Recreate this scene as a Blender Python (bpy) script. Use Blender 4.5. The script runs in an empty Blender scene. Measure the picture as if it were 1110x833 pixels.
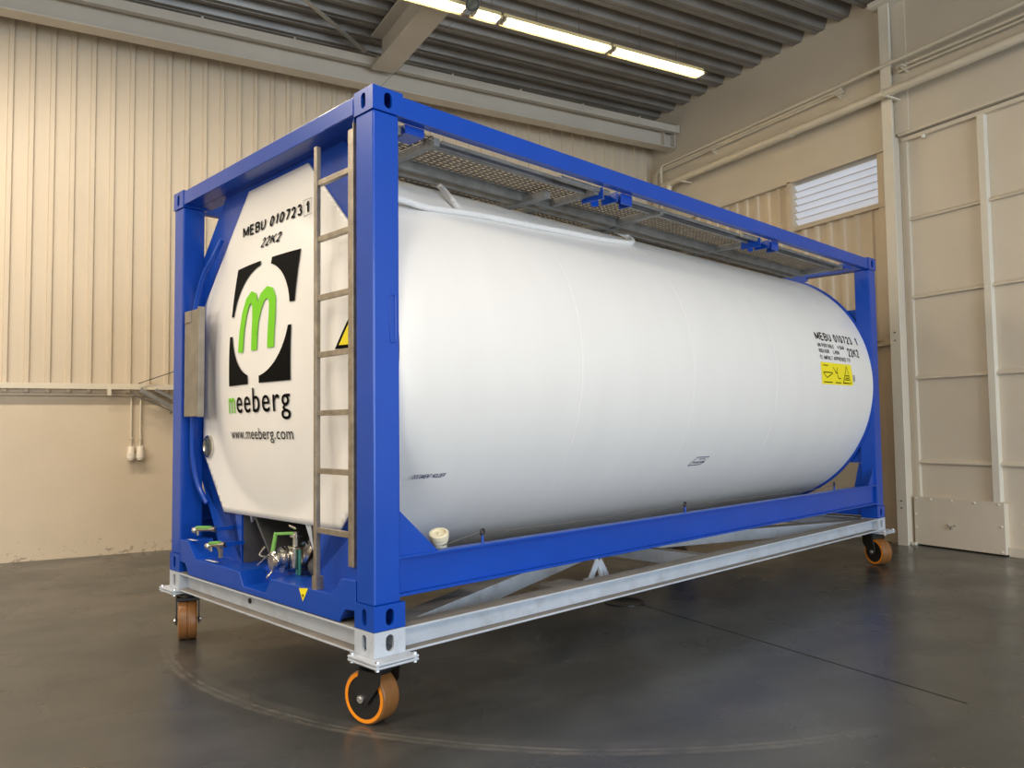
import bpy, bmesh, math, random
from mathutils import Vector, Matrix
random.seed(7)
S = bpy.context.scene
COL = S.collection
PI = math.pi

# ------------------------------------------------------------------ camera
CAM = (-1.22983011, -3.53290401, 1.39307503)
RIGHT = Vector((0.87330479, -0.48702555, -0.01203592))
UP = Vector((-0.01588994, -0.05316792, 0.99845915))
FWD = Vector((0.48691504, 0.87176791, 0.05417061))
cd = bpy.data.cameras.new('camera')
cd.sensor_width = 36.0
cd.lens = 854.39 / 1110 * 36
cd.clip_start = 0.05
cam = bpy.data.objects.new('camera', cd)
COL.objects.link(cam)
M = Matrix.Identity(4)
for i in range(3):
    M[i][0] = RIGHT[i]; M[i][1] = UP[i]; M[i][2] = -FWD[i]; M[i][3] = CAM[i]
cam.matrix_world = M
S.camera = cam

# ------------------------------------------------------------------ view + light
S.view_settings.view_transform = 'Standard'
S.view_settings.look = 'None'
S.view_settings.gamma = 1.0
S.view_settings.use_curve_mapping = False
S.view_settings.exposure = 0.0
w = bpy.data.worlds.new('world'); S.world = w; w.use_nodes = True
w.node_tree.nodes['Background'].inputs[0].default_value = (0.72, 0.84, 1.0, 1)
w.node_tree.nodes['Background'].inputs[1].default_value = 1.0

WARM = (1.0, 0.86, 0.69)
DAY = (0.74, 0.87, 1.0)
def area(name, loc, rot, sx, sy, power, col, spread=PI):
    l = bpy.data.lights.new(name, 'AREA'); l.shape = 'RECTANGLE'
    l.size = sx; l.size_y = sy; l.energy = power; l.color = col; l.spread = spread
    o = bpy.data.objects.new(name, l); COL.objects.link(o)
    o.location = loc; o.rotation_euler = rot
    return o
# daylight through the big open gate in the front wall, behind the photographer
area('gate_daylight', (3.2, -11.6, 2.4), (PI/2, 0, 0), 7.0, 4.6, 900, DAY)
# rows of fluorescent battens over the hall
area('lamp_row_front', (-4.5, -2.8, 5.86), (0, 0, 0), 9.0, 0.25, 430, WARM)
area('lamp_row_rear', (-1.5, -7.4, 5.86), (0, 0, 0), 13.0, 0.25, 520, WARM)
area('lamp_row_left', (-4.2, 3.875, 5.84), (0, 0, 0), 7.0, 0.25, 430, WARM)
# added fill light, no real window; brightens the right wall and end panel
area('side_fill_light', (-10.7, -3.0, 3.2), (PI/2, 0, -PI/2), 8.0, 3.0, 330, (1.0, 0.95, 0.87))

ARC = (2.41, 1.93, 3.08)
# ------------------------------------------------------------------ materials
def mat(name, col, rough=0.5, metal=0.0, var=0.06, vscale=3.0, bump=0.0, bscale=20.0, coat=0.0, spec=0.5, emit=None, estr=0.0, dirt=None, dirt_amt=0.0, dirt_scale=4.0, stretch=(1, 1, 1)):
    m = bpy.data.materials.new(name); m.use_nodes = True
    nt = m.node_tree; N = nt.nodes; L = nt.links
    b = N['Principled BSDF']
    b.inputs['Roughness'].default_value = rough
    b.inputs['Metallic'].default_value = metal
    b.inputs['Coat Weight'].default_value = coat
    b.inputs['Coat Roughness'].default_value = 0.12
    b.inputs['Specular IOR Level'].default_value = spec
    tc = N.new('ShaderNodeTexCoord'); mp = N.new('ShaderNodeMapping')
    mp.inputs['Scale'].default_value = stretch
    L.new(tc.outputs['Object'], mp.inputs['Vector'])
    n = N.new('ShaderNodeTexNoise'); n.inputs['Scale'].default_value = vscale; n.inputs['Detail'].default_value = 5
    L.new(mp.outputs['Vector'], n.inputs['Vector'])
    cr = N.new('ShaderNodeValToRGB')
    cr.color_ramp.elements[0].position = 0.3; cr.color_ramp.elements[1].position = 0.7
    cr.color_ramp.elements[0].color = tuple(c * (1 - var) for c in col) + (1,)
    cr.color_ramp.elements[1].color = tuple(min(1, c * (1 + var)) for c in col) + (1,)
    L.new(n.outputs['Fac'], cr.inputs['Fac'])
    out = cr.outputs['Color']
    if dirt:
        n2 = N.new('ShaderNodeTexNoise'); n2.inputs['Scale'].default_value = dirt_scale; n2.inputs['Detail'].default_value = 8
        n2.inputs['Roughness'].default_value = 0.7
        L.new(mp.outputs['Vector'], n2.inputs['Vector'])
        r2 = N.new('ShaderNodeValToRGB')
        r2.color_ramp.elements[0].position = 0.52; r2.color_ramp.elements[0].color = (0, 0, 0, 1)
        r2.color_ramp.elements[1].position = 0.75; r2.color_ramp.elements[1].color = (dirt_amt,) * 3 + (1,)
        L.new(n2.outputs['Fac'], r2.inputs['Fac'])
        mx = N.new('ShaderNodeMix'); mx.data_type = 'RGBA'
        L.new(r2.outputs['Color'], mx.inputs[0]); L.new(out, mx.inputs[6]); mx.inputs[7].default_value = tuple(dirt) + (1,)
        out = mx.outputs[2]
    L.new(out, b.inputs['Base Color'])
    if bump:
        nb = N.new('ShaderNodeTexNoise'); nb.inputs['Scale'].default_value = bscale; nb.inputs['Detail'].default_value = 3
        L.new(mp.outputs['Vector'], nb.inputs['Vector'])
        bp = N.new('ShaderNodeBump'); bp.inputs['Strength'].default_value = bump; bp.inputs['Distance'].default_value = 0.02
        L.new(nb.outputs['Fac'], bp.inputs['Height']); L.new(bp.outputs['Normal'], b.inputs['Normal'])
    if emit:
        b.inputs['Emission Color'].default_value = tuple(emit) + (1,); b.inputs['Emission Strength'].default_value = estr
    return m

MT = {}
MT['blue'] = mat('blue_paint', (0.001, 0.056, 0.40), 0.36, coat=0.22, spec=0.35, var=0.05, bump=0.05, bscale=9)
MT['wrap'] = mat('white_cladding', (0.80, 0.79, 0.77), 0.42, var=0.015, vscale=2.0, bump=0.12, bscale=1.6, stretch=(2.2, 1, 0.5))
MT['panel'] = mat('white_panel', (0.84, 0.84, 0.82), 0.38, var=0.015)
MT['black'] = mat('black_vinyl', (0.005, 0.005, 0.005), 0.7, spec=0.05)
MT['darktext'] = mat('dark_print', (0.008, 0.008, 0.008), 0.7, spec=0.05)
MT['navytext'] = mat('navy_print', (0.03, 0.04, 0.14), 0.5)
MT['green'] = mat('green_vinyl', (0.19, 0.62, 0.018), 0.55, spec=0.2, var=0.02)
MT['yellow'] = mat('yellow_vinyl', (0.92, 0.78, 0.01), 0.45, var=0.02)
MT['steel'] = mat('ladder_steel', (0.36, 0.32, 0.26), 0.42, metal=0.75, var=0.2, vscale=18, bump=0.1, bscale=60)
MT['galv'] = mat('galvanised_steel', (0.26, 0.26, 0.25), 0.5, metal=0.5, var=0.2, vscale=10)
MT['grate'] = mat('grating_metal', (0.22, 0.19, 0.15), 0.45, metal=0.6, var=0.15, vscale=14)
MT['boxmetal'] = mat('document_box_metal', (0.30, 0.275, 0.235), 0.5, metal=0.7, var=0.15, vscale=8)
MT['inox'] = mat('stainless', (0.62, 0.60, 0.56), 0.25, metal=1.0, var=0.05)
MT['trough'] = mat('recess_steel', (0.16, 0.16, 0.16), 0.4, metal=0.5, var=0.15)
MT['lever'] = mat('green_lever', (0.16, 0.42, 0.09), 0.5)
MT['teal'] = mat('teal_bolt', (0.03, 0.20, 0.18), 0.5)
MT['hose'] = mat('white_wrap', (0.82, 0.81, 0.80), 0.6, var=0.03, bump=0.5, bscale=40)
MT['cream'] = mat('cream_plastic', (0.78, 0.72, 0.52), 0.5, dirt=(0.12, 0.09, 0.05), dirt_amt=0.6, dirt_scale=30)
MT['dolly'] = mat('dolly_paint', (0.46, 0.51, 0.58), 0.45, coat=0.1, var=0.08, vscale=5, dirt=(0.16, 0.13, 0.10), dirt_amt=0.35, dirt_scale=7)
MT['dollydark'] = mat('dusty_dolly_top', (0.22, 0.20, 0.175), 0.7, var=0.15, vscale=6)
MT['castblack'] = mat('black_fork_paint', (0.012, 0.012, 0.012), 0.35)
MT['tread'] = mat('polyurethane_tread', (0.22, 0.095, 0.028), 0.4, var=0.15, vscale=9, dirt=(0.10, 0.05, 0.02), dirt_amt=0.5, dirt_scale=14)
MT['rim'] = mat('orange_rim', (0.85, 0.27, 0.01), 0.35, var=0.08)
MT['bolt'] = mat('zinc_bolt', (0.75, 0.75, 0.75), 0.25, metal=0.9)
WALL = (0.61, 0.52, 0.395)
MT['clad'] = mat('painted_sheet', WALL, 0.5, var=0.03, vscale=1.5, dirt=(0.40, 0.34, 0.26), dirt_amt=0.25, dirt_scale=1.2, stretch=(1, 1, 0.3))
MT['fascia'] = mat('painted_fascia', (0.60, 0.54, 0.44), 0.55, var=0.03, vscale=1.2)
MT['beam'] = mat('painted_beam', (0.54, 0.50, 0.43), 0.5, var=0.04, vscale=2)
MT['rafter'] = mat('grey_rafter', (0.48, 0.46, 0.42), 0.55, var=0.05, vscale=2)
MT['door'] = mat('painted_gate', (0.66, 0.59, 0.48), 0.5, var=0.035, vscale=1.4)
MT['column'] = mat('painted_column', (0.72, 0.68, 0.58), 0.45, var=0.03)
MT['pipe'] = mat('painted_pipe', (0.66, 0.60, 0.48), 0.45, var=0.03)
MT['deck'] = mat('ceiling_deck', (0.24, 0.225, 0.205), 0.40, metal=0.3, var=0.15, vscale=2)
MT['wire'] = mat('grey_wire', (0.12, 0.11, 0.10), 0.6)
MT['socket'] = mat('white_socket', (0.72, 0.66, 0.56), 0.5)
MT['rubber'] = mat('black_rubber', (0.02, 0.02, 0.025), 0.5)
MT['lamp'] = mat('lit_tube', (1, 0.9, 0.7), 0.5, emit=(1.0, 0.84, 0.55), estr=34)
MT['trayint'] = mat('lamp_reflector', (0.8, 0.66, 0.35), 0.4)
MT['louvre'] = mat('louvre_metal', (0.66, 0.62, 0.58), 0.35, metal=0.2, var=0.03)
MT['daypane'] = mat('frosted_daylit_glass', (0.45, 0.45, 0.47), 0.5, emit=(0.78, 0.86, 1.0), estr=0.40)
MT['glass'] = mat('dirty_gauge_glass', (0.10, 0.11, 0.09), 0.15, var=0.5, vscale=25)

# plaster slab with scuffs near the floor
def plaster():
    m = mat('plaster_slab', (0.62, 0.525, 0.395), 0.6, var=0.04, vscale=1.3, bump=0.15, bscale=12)
    nt = m.node_tree; N = nt.nodes; L = nt.links; b = N['Principled BSDF']
    src = b.inputs['Base Color'].links[0].from_socket
    tc = N.new('ShaderNodeTexCoord'); sp = N.new('ShaderNodeSeparateXYZ'); L.new(tc.outputs['Object'], sp.inputs[0])
    n = N.new('ShaderNodeTexNoise'); n.inputs['Scale'].default_value = 9; n.inputs['Detail'].default_value = 8; n.inputs['Roughness'].default_value = 0.75
    mp = N.new('ShaderNodeMapping'); mp.inputs['Scale'].default_value = (1, 1, 1.8); L.new(tc.outputs['Object'], mp.inputs[0]); L.new(mp.outputs[0], n.inputs['Vector'])
    r = N.new('ShaderNodeMapRange'); r.inputs[1].default_value = 0.0; r.inputs[2].default_value = 0.42; r.inputs[3].default_value = 0.10; r.inputs[4].default_value = -0.06
    L.new(sp.outputs[2], r.inputs[0])
    a = N.new('ShaderNodeMath'); a.operation = 'ADD'; L.new(n.outputs['Fac'], a.inputs[0]); L.new(r.outputs[0], a.inputs[1])
    c = N.new('ShaderNodeValToRGB'); c.color_ramp.elements[0].position = 0.645; c.color_ramp.elements[1].position = 0.685
    c.color_ramp.elements[0].color = (0, 0, 0, 1); c.color_ramp.elements[1].color = (0.75, 0.75, 0.75, 1)
    L.new(a.outputs[0], c.inputs[0])
    mx = N.new('ShaderNodeMix'); mx.data_type = 'RGBA'; L.new(c.outputs[0], mx.inputs[0]); L.new(src, mx.inputs[6]); mx.inputs[7].default_value = (0.16, 0.12, 0.08, 1)
    L.new(mx.outputs[2], b.inputs['Base Color'])
    return m
MT['plaster'] = plaster()

def floor_mat():
    m = bpy.data.materials.new('concrete_floor'); m.use_nodes = True
    nt = m.node_tree; N = nt.nodes; L = nt.links; b = N['Principled BSDF']
    tc = N.new('ShaderNodeTexCoord')
    def noise(scale, detail, rough=0.6, stretch=(1, 1, 1), dist=0.0):
        mp = N.new('ShaderNodeMapping'); mp.inputs['Scale'].default_value = stretch
        L.new(tc.outputs['Object'], mp.inputs[0])
        n = N.new('ShaderNodeTexNoise'); n.inputs['Scale'].default_value = scale; n.inputs['Detail'].default_value = detail
        n.inputs['Roughness'].default_value = rough; n.inputs['Distortion'].default_value = dist
        L.new(mp.outputs[0], n.inputs['Vector']); return n.outputs['Fac']
    def ramp(src, p0, p1, c0, c1):
        r = N.new('ShaderNodeValToRGB'); r.color_ramp.elements[0].position = p0; r.color_ramp.elements[1].position = p1
        r.color_ramp.elements[0].color = c0 + (1,); r.color_ramp.elements[1].color = c1 + (1,)
        L.new(src, r.inputs[0]); return r.outputs[0]
    def mix(f, a, c, kind='MIX'):
        x = N.new('ShaderNodeMix'); x.data_type = 'RGBA'; x.blend_type = kind
        L.new(f, x.inputs[0]) if not isinstance(f, float) else setattr(x.inputs[0], 'default_value', f)
        L.new(a, x.inputs[6])
        if isinstance(c, tuple): x.inputs[7].default_value = c + (1,)
        else: L.new(c, x.inputs[7])
        return x.outputs[2]
    def math_(op, a, c=None):
        x = N.new('ShaderNodeMath'); x.operation = op
        for i, v in enumerate((a, c)):
            if v is None: continue
            if isinstance(v, (int, float)): x.inputs[i].default_value = v
            else: L.new(v, x.inputs[i])
        return x.outputs[0]
    base = ramp(noise(0.9, 6, 0.6, dist=0.6), 0.3, 0.72, (0.034, 0.036, 0.035), (0.060, 0.061, 0.057))
    base = mix(ramp(noise(1.6, 6, 0.6, (1, 2.2, 1), 0.8), 0.45, 0.85, (0, 0, 0), (0.5,) * 3), base, (0.085, 0.083, 0.076))
    base = mix(ramp(noise(2.2, 6, 0.6, (1, 3, 1), 0.5), 0.50, 0.85, (0, 0, 0), (0.6,) * 3), base, (0.020, 0.019, 0.018))
    sp = N.new('ShaderNodeSeparateXYZ'); L.new(tc.outputs['Object'], sp.inputs[0])
    # swept arc of dusty wheel tracks, worn away towards its ends
    fd = N.new('ShaderNodeMapRange'); fd.inputs[1].default_value = 1.4; fd.inputs[2].default_value = 2.3; fd.inputs[3].default_value = 1.0; fd.inputs[4].default_value = 0.0; L.new(sp.outputs[0], fd.inputs[0])
    fe = N.new('ShaderNodeMapRange'); fe.inputs[1].default_value = 1.7; fe.inputs[2].default_value = 2.2; fe.inputs[3].default_value = 1.0; fe.inputs[4].default_value = 0.0; L.new(sp.outputs[1], fe.inputs[0])
    fade = math_('MULTIPLY', fd.outputs[0], fe.outputs[0])
    dx = math_('SUBTRACT', sp.outputs[0], ARC[0]); dy = math_('SUBTRACT', sp.outputs[1], ARC[1])
    rr = math_('SQRT', math_('ADD', math_('MULTIPLY', dx, dx), math_('MULTIPLY', dy, dy)))
    rr = math_('ADD', rr, math_('MULTIPLY', math_('SUBTRACT', noise(1.3, 2), 0.5), 0.05))
    for off, wd, am in ((0.0, 0.009, 0.75), (0.038, 0.012, 0.6), (-0.05, 0.025, 0.2)):
        d = math_('ABSOLUTE', math_('SUBTRACT', rr, ARC[2] + off))
        f = ramp(math_('DIVIDE', d, wd * 2), 0.3, 1.0, (am,) * 3, (0, 0, 0))
        f = math_('MULTIPLY', f, ramp(noise(6, 6, 0.7), 0.35, 0.6, (0.1,) * 3, (1, 1, 1)))
        f = math_('MULTIPLY', f, fade)
        base = mix(f, base, (0.15, 0.142, 0.125))
    L.new(base, b.inputs['Base Color'])
    L.new(ramp(noise(1.2, 3, 0.5), 0.3, 0.7, (0.20,) * 3, (0.36,) * 3), b.inputs['Roughness'])
    b.inputs['Specular IOR Level'].default_value = 0.5
    bp = N.new('ShaderNodeBump'); bp.inputs['Strength'].default_value = 0.06; bp.inputs['Distance'].default_value = 0.02
    L.new(noise(2.0, 2), bp.inputs['Height']); L.new(bp.outputs['Normal'], b.inputs['Normal'])
    return m
MT['floor'] = floor_mat()

# ------------------------------------------------------------------ mesh helpers
class MB:
    def __init__(s): s.v = []; s.f = []
    def add(s, vs, fs):
        o = len(s.v); s.v += [tuple(v) for v in vs]; s.f += [tuple(i + o for i in f) for f in fs]; return s
    def box(s, x0, x1, y0, y1, z0, z1):
        return s.add([(x0,y0,z0),(x1,y0,z0),(x1,y1,z0),(x0,y1,z0),(x0,y0,z1),(x1,y0,z1),(x1,y1,z1),(x0,y1,z1)],
                     [(0,3,2,1),(4,5,6,7),(0,1,5,4),(1,2,6,5),(2,3,7,6),(3,0,4,7)])
    def prism(s, poly, axis, a, b):
        def P(p, t):
            return {0: (t, p[0], p[1]), 1: (p[0], t, p[1]), 2: (p[0], p[1], t)}[axis]
        n = len(poly)
        vs = [P(p, a) for p in poly] + [P(p, b) for p in poly]
        return s.add(vs, [tuple(range(n)), tuple(range(2*n-1, n-1, -1))] + [(i, (i+1) % n, n+(i+1) % n, n+i) for i in range(n)])
    def cone(s, p0, p1, r0, r1, n=20, cap=True):
        p0 = Vector(p0); p1 = Vector(p1); d = (p1-p0).normalized()
        a = d.orthogonal().normalized(); c = d.cross(a)
        vs = []
        for p, r in ((p0, r0), (p1, r1)):
            for i in range(n):
                t = 2*PI*i/n; vs.append(p + a*math.cos(t)*r + c*math.sin(t)*r)
        fs = [(i, (i+1) % n, n+(i+1) % n, n+i) for i in range(n)]
        if cap: fs += [tuple(range(n-1, -1, -1)), tuple(range(n, 2*n))]
        return s.add(vs, fs)
    def revolve(s, p0, d, prof, n=32, cap=True):      # prof: list of (distance along d, radius)
        p0 = Vector(p0); d = Vector(d).normalized(); a = d.orthogonal().normalized(); c = d.cross(a)
        vs = []
        for t, r in prof:
            for i in range(n):
                g = 2*PI*i/n; vs.append(p0 + d*t + a*math.cos(g)*r + c*math.sin(g)*r)
        m = len(prof); fs = []
        for j in range(m-1):
            for i in range(n): fs.append((j*n+i, j*n+(i+1) % n, (j+1)*n+(i+1) % n, (j+1)*n+i))
        if cap and prof[0][1] > 1e-5: fs.append(tuple(range(n-1, -1, -1)))
        if cap and prof[-1][1] > 1e-5: fs.append(tuple((m-1)*n+i for i in range(n)))
        return s.add(vs, fs)
    def tube(s, pts, r, n=10):
        pts = [Vector(p) for p in pts]; vs = []; prev = None
        for k, p in enumerate(pts):
            d = (pts[min(k+1, len(pts)-1)] - pts[max(k-1, 0)]).normalized()
            a = d.orthogonal().normalized() if prev is None else (prev - d*prev.dot(d)).normalized()
            prev = a; c = d.cross(a)
            for i in range(n):
                t = 2*PI*i/n; vs.append(p + a*math.cos(t)*r + c*math.sin(t)*r)
        m = len(pts); fs = [tuple(range(n-1, -1, -1)), tuple((m-1)*n+i for i in range(n))]
        for j in range(m-1):
            for i in range(n): fs.append((j*n+i, j*n+(i+1) % n, (j+1)*n+(i+1) % n, (j+1)*n+i))
        return s.add(vs, fs)
    def bar(s, p0, p1, wd, ht, up=(0, 0, 1)):
        p0 = Vector(p0); p1 = Vector(p1); d = (p1-p0).normalized(); u = Vector(up)
        sd = d.cross(u).normalized(); u = sd.cross(d)
        vs = [p + sd*a*wd/2 + u*c*ht/2 for p in (p0, p1) for a, c in ((-1,-1),(1,-1),(1,1),(-1,1))]
        return s.add(vs, [(3,2,1,0),(4,5,6,7),(0,1,5,4),(1,2,6,5),(2,3,7,6),(3,0,4,7)])
    def slot_plate(s, axis, pos, th, a0, a1, b0, b1, ca, cb, ha, hb, n=8):
        # plate at pos..pos+th on an axis, spanning (a,b), with a stadium slot centred (ca,cb), half-sizes ha<hb
        sl = []
        for i in range(n+1):
            t = PI*i/n; sl.append((ca + ha*math.cos(t), cb + (hb-ha) + ha*math.sin(t)))
        for i in range(n+1):
            t = PI + PI*i/n; sl.append((ca + ha*math.cos(t), cb - (hb-ha) + ha*math.sin(t)))
        m = len(sl); ou = []
        for (x, y) in sl:
            dx, dy = x-ca, y-cb
            sx = (a1-ca if dx > 0 else ca-a0)/max(abs(dx), 1e-6); sy = (b1-cb if dy > 0 else cb-b0)/max(abs(dy), 1e-6)
            k = min(sx, sy); ou.append([ca+dx*k, cb+dy*k])
        # snap the points nearest the corners
        for X, Y in ((a0,b0),(a1,b0),(a1,b1),(a0,b1)):
            j = min(range(m), key=lambda i: (ou[i][0]-X)**2+(ou[i][1]-Y)**2); ou[j] = [X, Y]
        def P(p, t): return {0: (t, p[0], p[1]), 1: (p[0], t, p[1]), 2: (p[0], p[1], t)}[axis]
        vs = [P(p, pos) for p in sl] + [P(p, pos) for p in ou] + [P(p, pos+th) for p in sl] + [P(p, pos+th) for p in ou]
        fs = []
        for i in range(m):
            j = (i+1) % m
            fs += [(i, j, m+j, m+i), (2*m+i, 3*m+i, 3*m+j, 2*m+j), (i, 2*m+i, 2*m+j, j), (m+i, m+j, 3*m+j, 3*m+i)]
        return s.add(vs, fs)
    def build(s, name, m, parent=None, smooth=False, bevel=0.0, seg=2, angle=35):
        me = bpy.data.meshes.new(name); me.from_pydata(s.v, [], s.f)
        bm = bmesh.new(); bm.from_mesh(me); bmesh.ops.recalc_face_normals(bm, faces=bm.faces); bm.to_mesh(me); bm.free()
        me.materials.append(MT[m] if isinstance(m, str) else m)
        o = bpy.data.objects.new(name, me); COL.objects.link(o)
        if parent is not None: o.parent = parent
        if smooth:
            me.shade_smooth(); me.set_sharp_from_angle(angle=math.radians(angle))
        if bevel:
            b = o.modifiers.new('bevel', 'BEVEL'); b.width = bevel; b.segments = seg; b.limit_method = 'ANGLE'; b.angle_limit = math.radians(40)
        return o

def tag(o, label=None, cat=None, group=None, kind=None):
    if label: o['label'] = label
    if cat: o['category'] = cat
    if group: o['group'] = group
    if kind: o['kind'] = kind
    return o
def empty(name, loc, rz=0.0):
    o = bpy.data.objects.new(name, None); COL.objects.link(o); o.location = loc; o.rotation_euler = (0, 0, rz)
    o.empty_display_size = 0.2
    return o
def struct(o): o['kind'] = 'structure'; return o
def copy_tree(o, parent=None):
    c = o.copy(); COL.objects.link(c)
    if parent is not None: c.parent = parent
    for ch in list(o.children): copy_tree(ch, c)
    return c

def text2d(s, space=1.0):
    cu = bpy.data.curves.new('lettering', 'FONT'); cu.body = s; cu.size = 1.0; cu.resolution_u = 4
    cu.space_character = space
    o = bpy.data.objects.new('lettering', cu); COL.objects.link(o)
    bpy.context.view_layer.update()
    dg = bpy.context.evaluated_depsgraph_get()
    me = bpy.data.meshes.new_from_object(o.evaluated_get(dg))
    bpy.data.objects.remove(o)
    return me
def lettering(name, s, m, parent, u0, u1, v0, v1, fn, bold=0.0, shear=0.0, step=0.03, ref=None, space=1.05):
    # fit text to the box u0..u1, v0..v1 (v0 = baseline, v1 = top of capitals), then map (u, v) onto the surface
    me = text2d(s, space)
    capme = text2d(ref or 'H'); cap = max(v.co.y for v in capme.vertices)
    bm = bmesh.new()
    for dx, dy in ((0, 0),) if not bold else ((-bold, 0), (0, 0), (bold, 0), (0, bold*.6), (0, -bold*.6)):
        k = len(bm.verts); bm.from_mesh(me); bm.verts.ensure_lookup_table()
        for v in bm.verts[k:]: v.co.x += dx; v.co.y += dy
    xs = [v.co.x for v in bm.verts]; x0, x1 = min(xs), max(xs)
    su = (u1-u0)/(x1-x0); sv = (v1-v0)/cap
    for v in bm.verts:
        V = v0 + v.co.y*sv
        v.co = Vector((u0 + (v.co.x-x0)*su + shear*(V-v0)*(1 if u1 > u0 else -1), V, 0))
    return finish_sheet(name, bm, m, parent, fn, step)
def finish_sheet(name, bm, m, parent, fn, step=0.03):
    for ax in (0, 1):
        cs = [v.co[ax] for v in bm.verts]; a, b = min(cs), max(cs); k = int((b-a)/step)
        for i in range(1, k+1):
            p = Vector((0, 0, 0)); p[ax] = a + i*(b-a)/(k+1); n = Vector((0, 0, 0)); n[ax] = 1
            bmesh.ops.bisect_plane(bm, geom=bm.verts[:]+bm.edges[:]+bm.faces[:], plane_co=p, plane_no=n)
    for v in bm.verts: v.co = Vector(fn(v.co.x, v.co.y))
    me = bpy.data.meshes.new(name); bm.to_mesh(me); bm.free()
    me.materials.append(MT[m]); o = bpy.data.objects.new(name, me); COL.objects.link(o); o.parent = parent
    return o
def sheet(name, polys, m, parent, fn, step=0.03):
    bm = bmesh.new()
    for poly in polys:
        bm.faces.new([bm.verts.new((p[0], p[1], 0)) for p in poly])
    bmesh.ops.triangulate(bm, faces=bm.faces[:])
    return finish_sheet(name, bm, m, parent, fn, step)
def stroke(pts, wd):
    out = []; L = []; R = []
    for k, p in enumerate(pts):
        a = pts[max(k-1, 0)]; b = pts[min(k+1, len(pts)-1)]
        dx, dy = b[0]-a[0], b[1]-a[1]; l = math.hypot(dx, dy); nx, ny = -dy/l*wd/2, dx/l*wd/2
        L.append((p[0]+nx, p[1]+ny)); R.append((p[0]-nx, p[1]-ny))
    for k in range(len(pts)-1): out.append([L[k], L[k+1], R[k+1], R[k]])
    return out
def _arc(cx, cy, rx, ry, a0, a1, n=10):
    return [(cx+rx*math.cos(math.radians(a0+(a1-a0)*i/n)), cy+ry*math.sin(math.radians(a0+(a1-a0)*i/n))) for i in range(n+1)]
GLYPH = {
 'M': (.86, [[(0,0),(0,1)], [(0,1),(.5,.12)], [(.5,.12),(1,1)], [(1,1),(1,0)]]),
 'E': (.60, [[(1,0),(0,0),(0,1),(1,1)], [(0,.53),(.9,.53)]]),
 'B': (.66, [[(.6,.54),(0,.54)], [(0,0),(0,1),(.6,1)] + _arc(.6,.77,.36,.23,90,-90)[1:], [(0,0),(.62,0)] + _arc(.62,.27,.38,.27,-90,90)[1:]]),
 'U': (.66, [[(0,1),(0,.36)] + _arc(.5,.36,.5,.36,180,360)[1:] + [(1,1)]]),
 '0': (.56, [_arc(.5,.5,.5,.5,0,360,24)]), 'O': (.72, [_arc(.5,.5,.5,.5,0,360,24)]),
 '1': (.40, [[(.15,.72),(.7,1),(.7,0)]]),
 '2': (.56, [_arc(.48,.70,.46,.30,170,-30) + [(.0,.0),(1,0)]]),
 '3': (.56, [_arc(.47,.75,.42,.25,160,-90) + _arc(.47,.27,.5,.27,90,-160)[1:]]),
 '4': (.58, [[(.75,0),(.75,1),(0,.3),(1,.3)]]),
 '7': (.54, [[(0,1),(1,1),(.35,0)]]),
 'K': (.74, [[(0,0),(0,1)], [(1,1),(.08,.42)], [(.36,.58),(1,0)]]),
 'N': (.68, [[(0,0),(0,1),(1,0),(1,1)]]), 'P': (.62, [[(0,0),(0,1),(.6,1)] + _arc(.6,.73,.4,.27,90,-90)[1:] + [(0,.46)]]),
 'R': (.66, [[(0,0),(0,1),(.6,1)] + _arc(.6,.75,.4,.25,90,-90)[1:] + [(0,.5)], [(.55,.5),(1,0)]]),
 'T': (.60, [[(0,1),(1,1)], [(.5,1),(.5,0)]]), 'A': (.68, [[(0,0),(.5,1),(1,0)], [(.2,.33),(.8,.33)]]),
 'L': (.54, [[(0,1),(0,0),(1,0)]]), 'D': (.68, [[(0,0),(0,1),(.45,1)] + _arc(.45,.5,.55,.5,90,-90)[1:] + [(0,0)]]),
 'I': (.14, [[(.5,0),(.5,1)]]), '/': (.36, [[(0,0),(1,1)]]), 'C': (.68, [_arc(.5,.5,.5,.5,50,310,16)]),
 'V': (.66, [[(0,1),(.5,0),(1,1)]]), 'H': (.66, [[(0,0),(0,1)], [(1,0),(1,1)], [(0,.52),(1,.52)]]),
 'S': (.62, [_arc(.5,.75,.46,.25,30,270) + _arc(.5,.26,.48,.26,90,-150)[1:]])}
def block_text(name, txt, m, parent, u0, u1, v0, v1, fn, wt=.16, shear=0.0, step=.03, gap=.15):
    polys = []; x = 0.0; h = wt/2
    for ch in txt:
        if ch == ' ': x += .45; continue
        gw, strokes = GLYPH[ch]
        for st in strokes:
            pl = [(x+h+px*max(gw-wt, .001), h+py*(1-wt)) for px, py in st]
            ends = list(pl)
            for i in range(len(pl)-1):
                (ax, ay), (bx, by) = pl[i], pl[i+1]; l = math.hypot(bx-ax, by-ay)
                if l < 1e-6: continue
                ex, ey = (bx-ax)/l*h*.92, (by-ay)/l*h*.92; nx, ny = -(by-ay)/l*h, (bx-ax)/l*h
                e0 = 1 if (i > 0 or len(pl) > 8) else .0; e1 = 1 if (i < len(pl)-2 or len(pl) > 8) else .0
                if len(pl) > 8: e0 = e1 = .15
                polys.append([(ax+nx-ex*e0, ay+ny-ey*e0), (bx+nx+ex*e1, by+ny+ey*e1), (bx-nx+ex*e1, by-ny+ey*e1), (ax-nx-ex*e0, ay-ny-ey*e0)])
        x += gw+gap
    tot = x-gap; su = (u1-u0)/tot; sv = v1-v0; sg = 1 if u1 > u0 else -1
    out = [[(u0+px*su+sg*shear*py*sv, v0+py*sv) for px, py in pg] for pg in polys]
    return sheet(name, out, m, parent, fn, step)
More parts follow.
